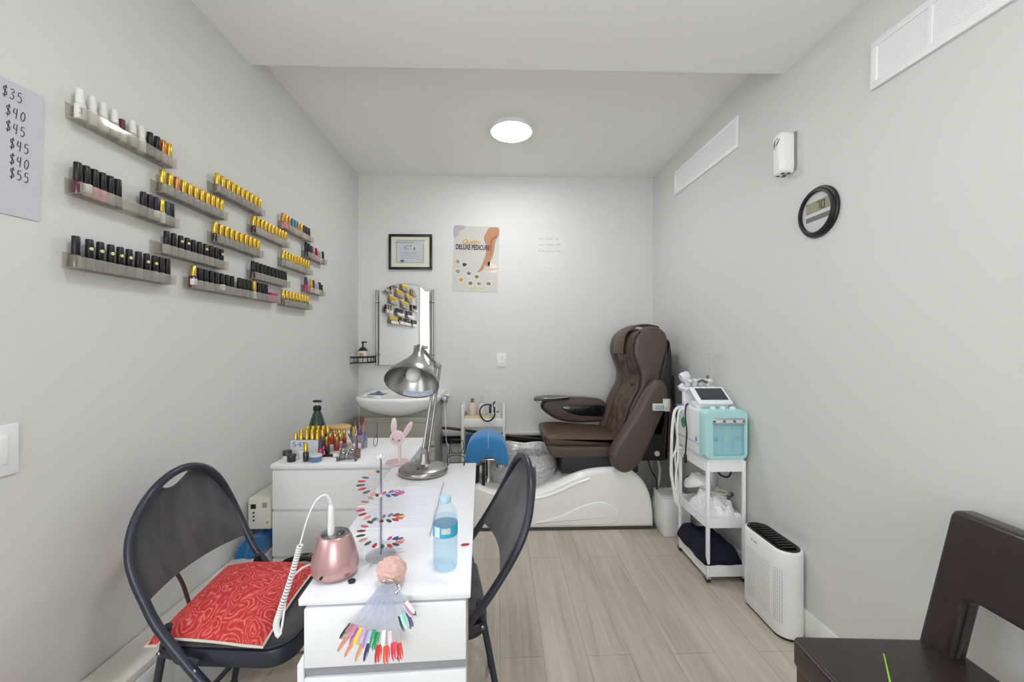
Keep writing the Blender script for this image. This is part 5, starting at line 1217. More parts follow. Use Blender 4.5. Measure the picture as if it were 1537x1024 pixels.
def pad(u, v):
    z = 0.60 + 0.78 * v; y = 2.925 + 0.32 * u
    q = abs(2 * u - 1)
    du = (u * 3.0 + v * 5.5) % 1.0; dv = (u * 3.0 - v * 5.5) % 1.0
    quilt = 0.016 * (abs(math.sin(PI * du)) * abs(math.sin(PI * dv))) ** 0.6 if v < 0.50 else 0.0
    if 0.50 <= v < 0.72: quilt = 0.012 * abs(math.sin(PI * u * 4.0)) + (0.004 * math.sin(40 * v + 6 * u))
    if v >= 0.72: quilt = 0.016 * (1 - q ** 2)
    return (fx(z) + 0.042 - quilt - 0.022 * (1 - q ** 2) + 0.02 * q ** 6, y, z)
m = MB(); m.grid(pad, 48, 90); po = obj('quilted_pad', m, brown_quilt, S, world=True, label='quilted centre pad of the backrest', sharp=80)
md = po.modifiers.new('thick', 'SOLIDIFY'); md.thickness = 0.012; md.offset = -1
m = MB(); m.prism(smooth2([(0.90, 1.30), (0.925, 1.365), (0.985, 1.412), (1.06, 1.432), (1.15, 1.420), (1.18, 1.405), (1.15, 1.410), (1.06, 1.418), (0.99, 1.398), (0.94, 1.36), (0.918, 1.295), (0.912, 1.215), (0.898, 1.218)], 3), 2.965, 3.20, bev=0.004); obj('head_flap', m, brown_quilt, S, world=True, label='head cover flap hanging over the top', sharp=60)
m = MB(); m.tube([(fx(z) + 0.036, 2.848, z) for z in [0.64 + 0.035 * k for k in range(22)]], 0.0055, 8); obj('wing_piping', m, mat('dark piping', (44, 35, 32), 0.5), S, world=True)
m = MB(); m.prism([(1.06, 0.62), (1.11, 0.90), (1.135, 1.06), (1.168, 1.19), (1.186, 1.29), (1.175, 1.345), (1.215, 1.30), (1.232, 1.18), (1.228, 1.05), (1.21, 0.80), (1.16, 0.62)], 2.86, 3.31, bev=0.02, seg=3); obj('back_shell', m, mat('black back shell', (40, 38, 38), 0.5), S, world=True, sharp=50)
m = MB(); m.box(1.10, 1.30, 2.98, 3.28, 0.72, 1.05, 0.02, 3); obj('motor_box', m, mat('black motor box', (30, 30, 31), 0.5), S, world=True)
# far arm, lowered, with tray
fa = smooth2([(0.335, 0.765), (0.36, 0.82), (0.42, 0.842), (0.60, 0.846), (0.80, 0.832), (0.86, 0.80), (0.87, 0.745), (0.86, 0.66), (0.76, 0.640), (0.58, 0.640), (0.46, 0.668), (0.38, 0.715)], 4)
m = MB(); m.prism(fa, 3.285, 3.395, bev=0.03, seg=5); obj('arm_rest', m, brown_lea, S, world=True, sharp=60)
m = MB(); m.prism(smooth2([(0.50, 0.762), (0.56, 0.785), (0.70, 0.786), (0.845, 0.778), (0.85, 0.70), (0.74, 0.695), (0.60, 0.71)], 3), 3.279, 3.29, bev=0.003); obj('arm_inset', m, mat('black gloss inset', (20, 20, 22), 0.15), S, world=True, label='black glossy inset of the arm')
m = MB(); m.prism(smooth2([(0.265, 3.18), (0.30, 3.155), (0.40, 3.16), (0.50, 3.20), (0.56, 3.27), (0.54, 3.34), (0.40, 3.36), (0.29, 3.30)], 4), 0.838, 0.856, axis='z', bev=0.006, seg=3); obj('arm_tray', m, mat('dark tray', (70, 66, 66), 0.3), S, world=True)
m = MB(); m.tube([(0.34, 3.165, 0.857), (0.42, 3.16, 0.857), (0.51, 3.205, 0.857), (0.555, 3.27, 0.857)], 0.008, 10, smooth=5, rz=0.004); obj('tray_trim', m, chrome, S, world=True)
m = MB(); m.prism([(0.262, 0.842), (0.285, 0.845), (0.345, 0.735), (0.335, 0.725)], 3.20, 3.33, bev=0.003); obj('tray_bracket', m, mat('pale bracket', (196, 194, 190), 0.3), S, world=True)
# near arm, swung upright
na = smooth2([(1.05, 1.035), (1.105, 1.03), (1.138, 0.965), (1.128, 0.87), (1.06, 0.715), (0.985, 0.545), (0.925, 0.455), (0.845, 0.412), (0.765, 0.455), (0.745, 0.545), (0.80, 0.650), (0.90, 0.800), (0.98, 0.95)], 4)
m = MB(); m.prism(na, 2.70, 2.805, bev=0.036, seg=6); obj('arm_rest', m, brown_lea, S, world=True, label='brown arm swung upright on the near side', sharp=60)
m = MB(); m.box(1.00, 1.18, 2.86, 3.02, 0.45, 0.86, 0.01); obj('arm_mechanism', m, mat('black mechanism', (34, 35, 34), 0.45), S, world=True)
m = MB(); m.lathe([(0.016, 0), (0.020, 0.002), (0.018, 0.012), (0.0, 0.014)], 18, M=Matrix.Translation((1.115, 2.86, 0.505)) @ Matrix.Rotation(rad(90), 4, 'X')); obj('pivot_bolt', m, mat('pale bolt', (206, 206, 200), 0.3), S, world=True)
m = MB(); m.prism(smooth2([(1.19, 0.90), (1.235, 0.90), (1.255, 0.75), (1.225, 0.50), (1.19, 0.44), (1.165, 0.50), (1.18, 0.70)], 3), 2.88, 2.97, bev=0.025, seg=4); obj('rear_pad', m, brown_lea, S, world=True, sharp=60)
m = MB(); m.box(1.015, 1.09, 2.660, 2.685, 0.842, 0.888, 0.003); m.box(1.088, 1.125, 2.655, 2.72, 0.838, 0.868, 0.003); m.cyl((1.108, 2.672, 0.866), (1.108, 2.672, 0.918), 0.024, 16); obj('handset_holder', m, mat('handset white', (212, 212, 206), 0.35), S, world=True)
m = MB()
for k in range(4): m.box(1.028 + k * 0.016, 1.038 + k * 0.016, 2.6585, 2.661, 0.852, 0.878)
obj('holder_print', m, mat('grey blue print', (150, 162, 186), 0.5), S, world=True)
m = MB(); m.tube([(1.125, 2.90, 0.50), (1.135, 2.86, 0.40), (1.12, 2.84, 0.30), (1.09, 2.85, 0.18), (1.10, 2.90, 0.02)], 0.011, 10, smooth=5); obj('drain_tube', m, mat('grey green tube', (150, 152, 140), 0.4), S, world=True)
m = MB(); m.tube([(1.05, 2.86, 0.47), (1.06, 2.82, 0.40), (1.10, 2.82, 0.30), (1.095, 2.83, 0.01)], 0.006, 8, smooth=5); obj('power_cord', m, black_plas, S, world=True)

# ================================================================== small white cart by the back wall
K_ = thing('utility_cart', 'small white cart with bottles by the back wall, behind the blue foot rest', 'cart', (-0.13, 3.36, 0))
cartw = mat('cart white', (238, 238, 234), 0.35)
for x in (-0.302, 0.032):
    for y in (3.295, 3.42):
        m = MB(); m.cyl((x, y, 0.05), (x, y, 0.788), 0.0135, 12); obj('post', m, cartw, K_, world=True)
        m = MB(); m.lathe([(0.02, 0.0), (0.024, 0.02), (0.012, 0.05)], 14, c=(x, y)); obj('foot', m, black_plas, K_, world=True)
def tray(mb, x0, x1, y0, y1, z0, z1, t=0.004):
    mb.box(x0, x1, y0, y1, z0, z0 + t, 0.001)
    mb.box(x0, x1, y0, y0 + t, z0 + t, z1, 0.001); mb.box(x0, x1, y1 - t, y1, z0 + t, z1, 0.001)
    mb.box(x0, x0 + t, y0 + t, y1 - t, z0 + t, z1, 0.001); mb.box(x1 - t, x1, y0 + t, y1 - t, z0 + t, z1, 0.001)
for z0, z1 in ((0.612, 0.680), (0.34, 0.39), (0.10, 0.15)):
    m = MB(); tray(m, -0.293, 0.024, 3.288, 3.428, z0, z1); obj('tray', m, cartw, K_, world=True)
ct = 0.6165
def simple_bottle(name, label, cat, x, y, z, prof, bm_, cap=None, cm=None, group=None):
    t = thing(name, label, cat, (x, y, z), group=group)
    m = MB(); m.lathe(prof, 24); obj('bottle', m, bm_, t)
    if cap:
        m = MB(); m.lathe(cap, 20); obj('cap', m, cm, t)
    return t
simple_bottle('lotion_bottle', 'clear pink lotion bottle with grey cap on the small back cart', 'bottle', -0.228, 3.378, ct, [(0.030, 0), (0.034, 0.003), (0.034, 0.150), (0.022, 0.172), (0.012, 0.180)], mat('clear pink lotion', (216, 192, 188), 0.2), [(0.014, 0.180), (0.014, 0.212), (0.012, 0.214)], mat('grey cap', (122, 120, 116), 0.4))
simple_bottle('spray_bottle', 'white spray bottle behind the cable loop on the small back cart', 'bottle', -0.150, 3.38, ct, [(0.034, 0), (0.037, 0.003), (0.037, 0.12), (0.022, 0.165), (0.013, 0.175)], mat('cloudy plastic', (206, 208, 206), 0.25), [(0.015, 0.175), (0.015, 0.205), (0.008, 0.21), (0.009, 0.235), (0.004, 0.24)], mat('pale spray cap', (200, 202, 198), 0.4))
simple_bottle('pink_jar', 'pink jar at the left front of the small back cart', 'jar', -0.165, 3.325, ct, [(0.018, 0), (0.020, 0.003), (0.020, 0.095), (0.016, 0.10)], mat('salmon pink', (206, 152, 146), 0.4))
m = MB(); m.box(-0.284, -0.06, 3.2935, 3.303, ct, ct + 0.085, 0.002); tag(obj('wooden_board', m, mat('pale yellow wood', (214, 196, 140), 0.5)), 'pale yellow board standing in the front of the small back cart', 'board')
m = MB(); m.box(-0.285, -0.272, 3.31, 3.34, ct, ct + 0.115, 0.002); tag(obj('brown_packet', m, mat('brown packet', (150, 94, 74), 0.5)), 'slim brown packet at the left end of the small back cart', 'packet')
T = thing('white_tub', 'pale plastic tub with grey lid knob on the right of the small back cart', 'tub', (-0.03, 3.355, ct))
m = MB(); m.lathe([(0.040, 0), (0.046, 0.004), (0.047, 0.075), (0.038, 0.096), (0.0, 0.1)], 28); obj('tub', m, mat('pale plastic tub', (204, 208, 212), 0.3), T)
m = MB(); m.lathe([(0.018, 0.0985), (0.018, 0.110), (0.0, 0.112)], 16); obj('knob', m, mat('grey knob', (120, 126, 130), 0.4), T)
T = thing('cable_loop', 'looped black cable with plug draped over the front of the small back cart', 'cable', (-0.1, 3.27, 0.69))
m = MB(); m.tube([(-0.100 + 0.062 * math.cos(a) * (1 + 0.15 * math.sin(a)), 3.278 + 0.003 * math.sin(2 * a), 0.726 + 0.068 * math.sin(a)) for a in [k * 2 * PI / 24 for k in range(24)]], 0.0058, 8, closed=True); m.tube([(-0.06, 3.278, 0.784), (-0.045, 3.278, 0.809), (-0.04, 3.282, 0.816)], 0.006, 8); obj('cord', m, black_plas, T, world=True)
m = MB(); m.box(-0.052, -0.030, 3.270, 3.286, 0.729, 0.774, 0.003); m.box(-0.088, -0.068, 3.270, 3.286, 0.724, 0.784, 0.003); obj('plug', m, mat('dark brown plug', (44, 34, 36), 0.4), T, world=True)
m = MB(); m.box(-0.062, -0.056, 3.268, 3.274, 0.704, 0.794, 0.001); m.box(-0.036, -0.030, 3.264, 3.269, 0.709, 0.784, 0.001); obj('cable_tie', m, white_plas, T, world=True)
db = mat('dark blue terry', (20, 80, 132), 0.9, sheen=0.3)
m = MB()
m.box(-0.280, -0.20, 3.31, 3.41, 0.3445, 0.54, 0.02, 4); o = obj('rolled_towel', m, db); tag(o, 'dark blue towel stuffed at the left of the small back cart, second tier', 'towel')

# ================================================================== three-tier trolley and facial machine by the right wall
C3 = thing('three_tier_trolley', 'white three-tier trolley on casters by the right wall', 'trolley', (1.225, 2.33, 0))
TX0, TX1, TY0, TY1 = 1.108, 1.328, 2.150, 2.500
def rtray(z0, z1):
    m = MB(); o = rrect(TX0, TX1, TY0, TY1, 0.03, 5); i_ = rrect(TX0 + 0.005, TX1 - 0.005, TY0 + 0.005, TY1 - 0.005, 0.026, 5)
    rings = [[(x, y, z0) for x, y in o], [(x, y, z1) for x, y in o], [(x, y, z1) for x, y in i_], [(x, y, z0 + 0.005) for x, y in i_]]
    m.loft(rings); obj('tray', m, white_met, C3, world=True)
for z in ((0.600, 0.668), (0.298, 0.352), (0.036, 0.096)): rtray(*z)
for x in (TX0 + 0.012, TX1 - 0.012):
    for y in (TY0 + 0.008, TY1 - 0.008):
        m = MB(); m.box(x - 0.009, x + 0.009, y - 0.011, y + 0.011, 0.034, 0.66, 0.006, 3); obj('post', m, white_met, C3, world=True)
        w = thing_w = None
        m = MB(); m.cyl((x, y, 0.048), (x, y, 0.034), 0.010); m.box(x - 0.013, x + 0.013, y - 0.012, y + 0.012, 0.024, 0.036, 0.003); f = obj('caster', m, mat('caster grey', (176, 178, 182), 0.35), C3, world=True)
        m = MB(); m.lathe([(0.010, -0.010), (0.018, -0.009), (0.018, 0.009), (0.010, 0.010)], 18, M=Matrix.Translation((x, y + 0.008, 0.018)) @ Matrix.Rotation(rad(70), 4, 'Y')); obj('wheel', m, black_plas, f, world=True)
# perforated pale panels seen through the frame
navy = mat('navy fleece', (18, 22, 44), 0.95); add_bump(navy, 40, 0.4, 0.006)
cloth('navy_towel', towel_fn(1.205, 2.325, 0.0985, 0.106, 0.172, 0.105, 9, 3, 0.35), 40, 52, 0, navy, 'folded navy towel on the bottom tier of the trolley', 'towel')
wt = mat('white terry', (238, 238, 240), 0.9, sheen=0.3); add_bump(wt, 60, 0.5, 0.005)
cloth('white_towel', towel_fn(1.218, 2.285, 0.3035, 0.099, 0.124, 0.128, 21, 6, 1.0), 60, 70, 0, wt, 'crumpled white towels filling the middle tier of the trolley', 'towel')
T = thing('face_mask', 'white plastic face mask with dark eye holes on the middle tier', 'mask', (1.19, 2.40, 0.31))
MM = Matrix.Translation((1.185, 2.405, 0.452)) @ Matrix.Rotation(rad(-18), 4, 'X') @ Matrix.Rotation(rad(-12), 4, 'Y')
m = MB(); t_ = bmesh.new(); bmesh.ops.create_uvsphere(t_, u_segments=28, v_segments=16, radius=1.0)
for v_ in t_.verts:
    v_.co = Vector((v_.co.x * 0.075, v_.co.y * 0.09, max(v_.co.z, -0.25) * 0.050))
    if abs(v_.co.x) < 0.02 and -0.03 < v_.co.y < 0.02 and v_.co.z > 0: v_.co.z += 0.012
m._merge(t_, MM); obj('shell', m, mat('mask white', (238, 238, 241), 0.3), T, world=True)
for sx in (-0.032, 0.030):
    m = MB(); m.ball((sx, 0.030, 0.043), 0.013, 0.006, 0.006, 12, M=MM); obj('eye_hole', m, black_plas, T, world=True)
m = MB(); m.tube([(1.16, 2.33, 0.455), (1.19, 2.235, 0.456), (1.24, 2.21, 0.455), (1.27, 2.24, 0.457), (1.23, 2.27, 0.463), (1.19, 2.23, 0.459), (1.22, 2.19, 0.450), (1.27, 2.19, 0.446)], 0.0055, 8, smooth=6); tag(obj('beige_cable', m, mat('beige cable', (196, 186, 174), 0.5)), 'tangled beige cable lying on the white towels', 'cable')
m = MB(); m.tube([(1.24, 2.18, 0.447), (1.27, 2.19, 0.455), (1.285, 2.21, 0.458), (1.295, 2.24, 0.45)], 0.007, 8, smooth=4); m.ball((1.245, 2.178, 0.448), 0.011, seg=10); tag(obj('dark_probe', m, mat('dark grey probe', (70, 68, 70), 0.4)), 'short dark grey probe lead at the right of the white towels', 'cable')
m = MB(); m.tube([(1.24, 2.30, 0.585), (1.25, 2.27, 0.545), (1.28, 2.25, 0.538), (1.305, 2.26, 0.56), (1.31, 2.29, 0.592)], 0.005, 8, smooth=5); tag(obj('black_lead', m, black_plas), 'black lead looping under the top tier of the trolley', 'cable')

# facial machine
FMX0, FMX1, FMY0, FMY1, FZ0 = 1.086, 1.325, 2.128, 2.49, 0.669
Mc = thing('facial_machine', 'white and aqua facial machine with tilted screen on the top tier', 'machine', (1.2, 2.3, FZ0))
wm = mat('machine white', (236, 238, 242), 0.3); aqua = mat('aqua plastic', (172, 217, 219), 0.3); 
m = MB(); m.prism([(2.155, FZ0), (2.480, FZ0), (2.480, 0.905), (2.36, 0.93), (2.155, 0.925)], FMX0 + 0.008, FMX1 - 0.006, axis='x', bev=0.018, seg=4); obj('housing', m, wm, Mc, world=True)
m = MB(); m.prism([(2.165, 0.735), (2.478, 0.735), (2.478, 0.7385), (2.165, 0.7385)], FMX0 + 0.0065, FMX0 + 0.010, axis='x'); obj('housing_seam', m, mat('seam grey', (160, 164, 170), 0.5), Mc, world=True)
ro = rrect(FMX0, FMX1, FZ0 + 0.001, 0.935, 0.03, 6)
rf = rrect(FMX0 + 0.048, FMX1 - 0.022, FZ0 + 0.022, 0.892, 0.010, 6)
m = MB(); m.loft([[(x, FMY0 + 0.055, z) for x, z in ro], [(x, FMY0 + 0.012, z) for x, z in ro], [(FMX0 + 0.006 + (x - FMX0) * 0.95, FMY0, FZ0 + 0.006 + (z - FZ0) * 0.955) for x, z in ro], [(x, FMY0 + 0.001, z) for x, z in rf], [(x, FMY0 + 0.04, z) for x, z in rf]]); obj('front_shell', m, aqua, Mc, world=True, label='aqua front shell', sharp=50)
m = MB(); m.box(FMX0 + 0.050, FMX1 - 0.024, FMY0 + 0.004, FMY0 + 0.007, FZ0 + 0.024, 0.856); obj('tank_window', m, clear('aqua window', (228, 246, 248), 0.16), Mc, world=True)
for i in range(3):
    x0 = FMX0 + 0.054 + i * 0.0555
    m = MB(); m.box(x0, x0 + 0.050, FMY0 + 0.010, FMY0 + 0.038, FZ0 + 0.026, 0.85, 0.004); obj('bottle_tank', m, clear('tank plastic', (240, 249, 250), 0.14), Mc, world=True)
m = MB(); m.box(FMX0 + 0.046, FMX1 - 0.018, FMY0 - 0.003, FMY0 + 0.010, 0.858, 0.893, 0.003); obj('bottle_rail', m, mat('rail grey', (176, 182, 184), 0.25, 0.4), Mc, world=True)
m = MB()
for x in (FMX0 + 0.052, FMX0 + 0.105, FMX0 + 0.16, FMX1 - 0.03): m.ball((x, FMY0 - 0.004, 0.876), 0.005, seg=10)
obj('rail_clip', m, mat('dark clip', (70, 72, 74), 0.4), Mc, world=True)
m = MB()
for i in range(3): m.box(FMX0 + 0.060 + i * 0.055, FMX0 + 0.098 + i * 0.055, FMY0 - 0.0045, FMY0 - 0.003, 0.869, 0.882, 0.0005)
obj('rail_label', m, mat('rail label', (206, 218, 214), 0.4), Mc, world=True)
m = MB(); m.prism(smooth2([(1.155, 0.700), (1.20, 0.70), (1.206, 0.722), (1.185, 0.735), (1.16, 0.722)], 3), FMY0 + 0.0395, FMY0 + 0.042); obj('yellow_residue', m, mat('yellow sticker', (206, 206, 120), 0.5), Mc, world=True)
for nm, x, z, c in (('blue_mark', 1.150, 0.772, (110, 160, 206)), ('yellow_mark', 1.208, 0.775, (206, 206, 150)), ('pink_mark', 1.268, 0.778, (176, 160, 196))):
    m = MB()
    for k in range(4): m.box(x - 0.012 + 0.002 * (k % 2), x + 0.012 - 0.004 * (k % 2), FMY0 + 0.0025, FMY0 + 0.0038, z + 0.006 * k, z + 0.006 * k + 0.0025)
    obj(nm, m, mat(nm, c, 0.5), Mc, world=True)
m = MB()
for k in (-1, 0, 1): m.lathe([(0.016, 0.928), (0.016, 0.944), (0.012, 0.948), (0, 0.948)], 18, c=(1.205 + k * 0.055, 2.165))
obj('bottle_cap', m, mat('pale aqua caps', (206, 228, 228), 0.3), Mc, world=True)
def drop(x, y, z, s, mt, nm):
    m = MB(); m.prism([(y + s * a, z + s * b) for a, b in ((0, 1.3), (0.35, 0.6), (0.62, 0.0), (0.5, -0.5), (0, -0.75), (-0.5, -0.5), (-0.62, 0.0), (-0.35, 0.6))], x - 0.0008, x, axis='x'); obj(nm, m, mt, Mc, world=True)
drop(FMX0 + 0.0078, 2.235, 0.755, 0.016, mat('blue drop', (54, 140, 196), 0.4), 'blue_drop')
m = MB(); m.prism([(2.395, 0.855), (2.42, 0.83), (2.41, 0.795), (2.385, 0.785), (2.365, 0.81), (2.37, 0.84)], FMX0 + 0.006, FMX0 + 0.0078, axis='x'); obj('green_logo', m, mat('green logo', (40, 150, 120), 0.4), Mc, world=True, label='green leaf-like logo')
m = MB(); m.box(FMX0 + 0.004, FMX0 + 0.06, 2.46, 2.483, 0.895, 0.914, 0.002); obj('blue_tape', m, mat('blue tape', (70, 150, 206), 0.4), Mc, world=True)
# screen
SM = Matrix.Translation((1.195, 2.215, 0.948)) @ Matrix.Rotation(rad(34), 4, 'X')
m = MB(); m.box(-0.100, 0.096, 0.0, 0.140, 0.0, 0.016, 0.006, 3, M=SM); obj('screen_bezel', m, wm, Mc, world=True)
m = MB(); m.box(-0.076, 0.080, 0.026, 0.124, 0.0162, 0.0175, 0.0008, M=SM); obj('screen', m, mat('dark screen', (58, 62, 70), 0.12), Mc, world=True)
m = MB(); m.ball((0.0, 0.013, 0.0165), 0.006, 0.003, 0.001, 10, M=SM); obj('home_button', m, mat('button grey', (170, 172, 178), 0.3), Mc, world=True)
m = MB(); m.box(1.10, 1.29, 2.25, 2.33, 0.925, 0.96, 0.01); obj('screen_foot', m, wm, Mc, world=True)
# handpiece rack
m = MB(); m.box(1.10, 1.30, 2.40, 2.43, 0.92, 1.02, 0.006); m.box(1.09, 1.31, 2.36, 2.46, 1.012, 1.028, 0.006); obj('handle_rack', m, wm, Mc, world=True)
HN = mat('handpiece plastic', (214, 216, 222), 0.25)
for i, (x, lab) in enumerate(((1.125, 0), (1.165, 1), (1.205, 2), (1.245, 3))):
    m = MB(); m.lathe([(0.008, 1.0285), (0.014, 1.04), (0.018, 1.06), (0.016, 1.075), (0.008, 1.08)], 16, c=(x, 2.405)); m.ball((x + 0.004, 2.385, 1.066), 0.016, 0.02, 0.013, 12); h = obj('handpiece', m, HN, Mc, world=True)
m = MB(); m.lathe([(0.024, -0.03), (0.03, -0.02), (0.03, 0.012), (0.026, 0.02), (0, 0.022)], 22, M=Matrix.Translation((1.118, 2.42, 1.090)) @ Matrix.Rotation(rad(70), 4, 'Y')); obj('massage_head', m, HN, Mc, world=True)
m = MB(); m.lathe([(0.018, -0.03), (0.022, 0.0), (0.014, 0.02)], 20, M=Matrix.Translation((1.115, 2.44, 1.03)) @ Matrix.Rotation(rad(60), 4, 'Y')); obj('massage_head', m, HN, Mc, world=True)
m = MB(); m.tube([(1.165, 2.36, 1.062), (1.19, 2.36, 1.074), (1.22, 2.36, 1.058)], 0.007, 8); m.tube([(1.24, 2.40, 1.07), (1.245, 2.40, 1.09), (1.246, 2.40, 1.10)], [0.004, 0.009, 0.002], 8, smooth=3); obj('dark_tip', m, mat('smoke tip', (92, 92, 90), 0.4), Mc, world=True)
# hoses and lead hanging on the left
for pts, r in ((((1.10, 2.43, 0.905), (1.055, 2.41, 0.893), (1.03, 2.39, 0.83), (1.025, 2.40, 0.68), (1.035, 2.42, 0.50), (1.06, 2.42, 0.33)), 0.0085),
               (((1.10, 2.40, 0.900), (1.07, 2.40, 0.88), (1.06, 2.40, 0.78), (1.07, 2.41, 0.62), (1.055, 2.41, 0.48), (1.07, 2.42, 0.31)), 0.006),
               (((1.10, 2.46, 0.905), (1.06, 2.44, 0.87), (1.072, 2.43, 0.72), (1.06, 2.43, 0.60), (1.075, 2.43, 0.44), (1.08, 2.43, 0.34)), 0.005),
               (((1.105, 2.44, 0.655), (1.07, 2.43, 0.645), (1.035, 2.42, 0.59), (1.03, 2.42, 0.50), (1.055, 2.42, 0.40), (1.085, 2.42, 0.29)), 0.007)):
    m = MB(); m.tube(pts, r, 8, smooth=7); obj('hose', m, mat('hose white', (234, 235, 233), 0.35), Mc, world=True)
m = MB(); m.tube([(1.105, 2.36, 0.935), (1.085, 2.34, 0.925), (1.076, 2.33, 0.87), (1.080, 2.32, 0.78), (1.076, 2.32, 0.70), (1.072, 2.32, 0.645)], 0.0048, 8, smooth=6); ld = obj('black_lead', m, black_plas, Mc, world=True)
m = MB(); m.box(1.064, 1.080, 2.312, 2.328, 0.598, 0.648, 0.004); obj('lead_plug', m, black_plas, ld, world=True)
# clear stand behind the machine
T = thing('clear_tube_stand', 'faint clear tube stand rising behind the facial machine', 'stand', (1.30, 2.46, 0.9))
m = MB(); m.cyl((1.300, 2.452, 0.934), (1.300, 2.452, 1.22), 0.012, 14); obj('tube', m, clear('faint tube', (250, 250, 248), 0.05), T, world=True)
m = MB(); m.box(1.262, 1.338, 2.42, 2.484, 1.2205, 1.226, 0.002); obj('top_plate', m, clear('faint tube', (250, 250, 248), 0.05), T, world=True)

# white carton on the floor
T = thing('floor_carton', 'plain white box on the floor between spa chair and trolley', 'box', (1.15, 2.78, 0))
m = MB(); m.box(1.090, 1.270, 2.67, 2.86, 0.001, 0.255, 0.004); obj('box', m, mat('carton white', (236, 236, 236), 0.5), T, world=True)
m = MB(); m.box(1.089, 1.271, 2.669, 2.861, 0.2552, 0.262, 0.003); obj('lid', m, mat('carton lid', (222, 221, 218), 0.5), T, world=True)

# ================================================================== air purifier
PY0, PY1, PXc, PR, PH = 1.712, 2.03, 1.277, 0.063, 0.385
A_ = thing('air_purifier', 'white oval air purifier with black top grille on the floor by the right wall', 'air purifier', (PXc, 1.87, 0))
def stad(r, yo=0.0, n=14):
    y0 = PY0 + PR; y1 = PY1 - PR
    return [(PXc + r * math.cos(a), y1 + r * math.sin(a)) for a in [PI * k / n for k in range(n + 1)]] + [(PXc + r * math.cos(a), y0 + r * math.sin(a)) for a in [PI + PI * k / n for k in range(n + 1)]]
m = MB(); m.loft([[(x, y, z) for x, y in stad(r)] for r, z in ((PR - 0.008, 0.0), (PR - 0.005, 0.012))]); obj('foot', m, black_plas, A_, world=True)
m = MB(); m.loft([[(x, y, z) for x, y in stad(r)] for r, z in ((PR - 0.003, 0.0125), (PR, 0.018), (PR, PH - 0.012), (PR - 0.003, PH - 0.003), (PR - 0.008, PH), (PR - 0.012, PH - 0.001))]); obj('housing', m, mat('purifier white', (243, 243, 244), 0.3), A_, world=True, sharp=50)
m = MB(); m.loft([[(x, y, z) for x, y in stad(r)] for r, z in ((PR - 0.0105, PH - 0.0009), (PR - 0.012, PH + 0.003), (PR - 0.018, PH + 0.004), (PR - 0.022, PH + 0.001))]); obj('top_panel', m, mat('black gloss top', (20, 21, 23), 0.18), A_, world=True)
m = MB()
for k in range(11):
    y = PY0 + 0.045 + k * 0.0225
    m.box(PXc - 0.032, PXc + 0.032, y, y + 0.010, PH + 0.0012, PH + 0.0052, 0.001)
obj('top_slat', m, mat('black slat', (30, 31, 33), 0.4), A_, world=True)
m = MB(); hole = mat('vent hole grey', (150, 152, 154), 0.6)
for i in range(16):
    for j in range(24):
        y = 1.80 + i * 0.0105; z = 0.075 + j * 0.0098
        m.box(PXc - PR - 0.0004, PXc - PR + 0.001, y - 0.0022, y + 0.0022, z - 0.0016, z + 0.0016)
for i in range(5):
    for j in range(24):
        a = rad(186 + i * 8.5); y = PY0 + PR; z = 0.075 + j * 0.0098
        m.box(-0.0004, 0.001, -0.0022, 0.0022, z - 0.0016, z + 0.0016, M=Matrix.Translation((PXc + PR * math.cos(a), y + PR * math.sin(a), 0)) @ Matrix.Rotation(a + PI, 4, 'Z'))
obj('vent_holes', m, hole, A_, world=True)
m = MB(); m.ball((PXc - PR - 0.0002, 1.925, 0.348), 0.0008, 0.006, 0.006, 10); m.box(PXc - PR - 0.0006, PXc - PR + 0.0006, 1.885, 1.912, 0.343, 0.350); obj('badge', m, mat('silver badge', (176, 178, 182), 0.3, 0.5), A_, world=True)

# ================================================================== dark dining chair at the lower right (local: faces -x, seat centre at origin)
dl = mat('dark brown leather', (50, 41, 41), 0.34, coat=0.1); add_bump(dl, 180, 0.15, 0.001)
wood_leg = mat('dark wood leg', (84, 66, 50), 0.45)
Q_ = thing('dining_chair', 'dark brown leather chair with open-slot back at the lower right', 'chair', (1.018, 0.888, 0), rad(-3.5))
m = MB(); m.box(-0.215, 0.195, -0.215, 0.215, 0.395, 0.480, 0.016, 4); obj('seat', m, dl, Q_)
m = MB()
m.tube([(-0.211, -0.20, 0.4705), (-0.211, 0.20, 0.4705)], 0.003, 8); m.tube([(-0.20, 0.211, 0.4705), (0.18, 0.211, 0.4705)], 0.003, 8); obj('seat_welt', m, mat('worn leather edge', (96, 84, 80), 0.5), Q_)
for sx, sy in ((-0.185, -0.185), (-0.185, 0.185), (0.17, -0.185), (0.17, 0.185)):
    m = MB(); m.loft([[(sx + a * 0.021, sy + b * 0.021, 0.396) for a, b in ((-1, -1), (1, -1), (1, 1), (-1, 1))], [(sx * 1.03 + a * 0.015, sy * 1.03 + b * 0.015, 0.0) for a, b in ((-1, -1), (1, -1), (1, 1), (-1, 1))]]); obj('leg', m, wood_leg, Q_, sharp=30)
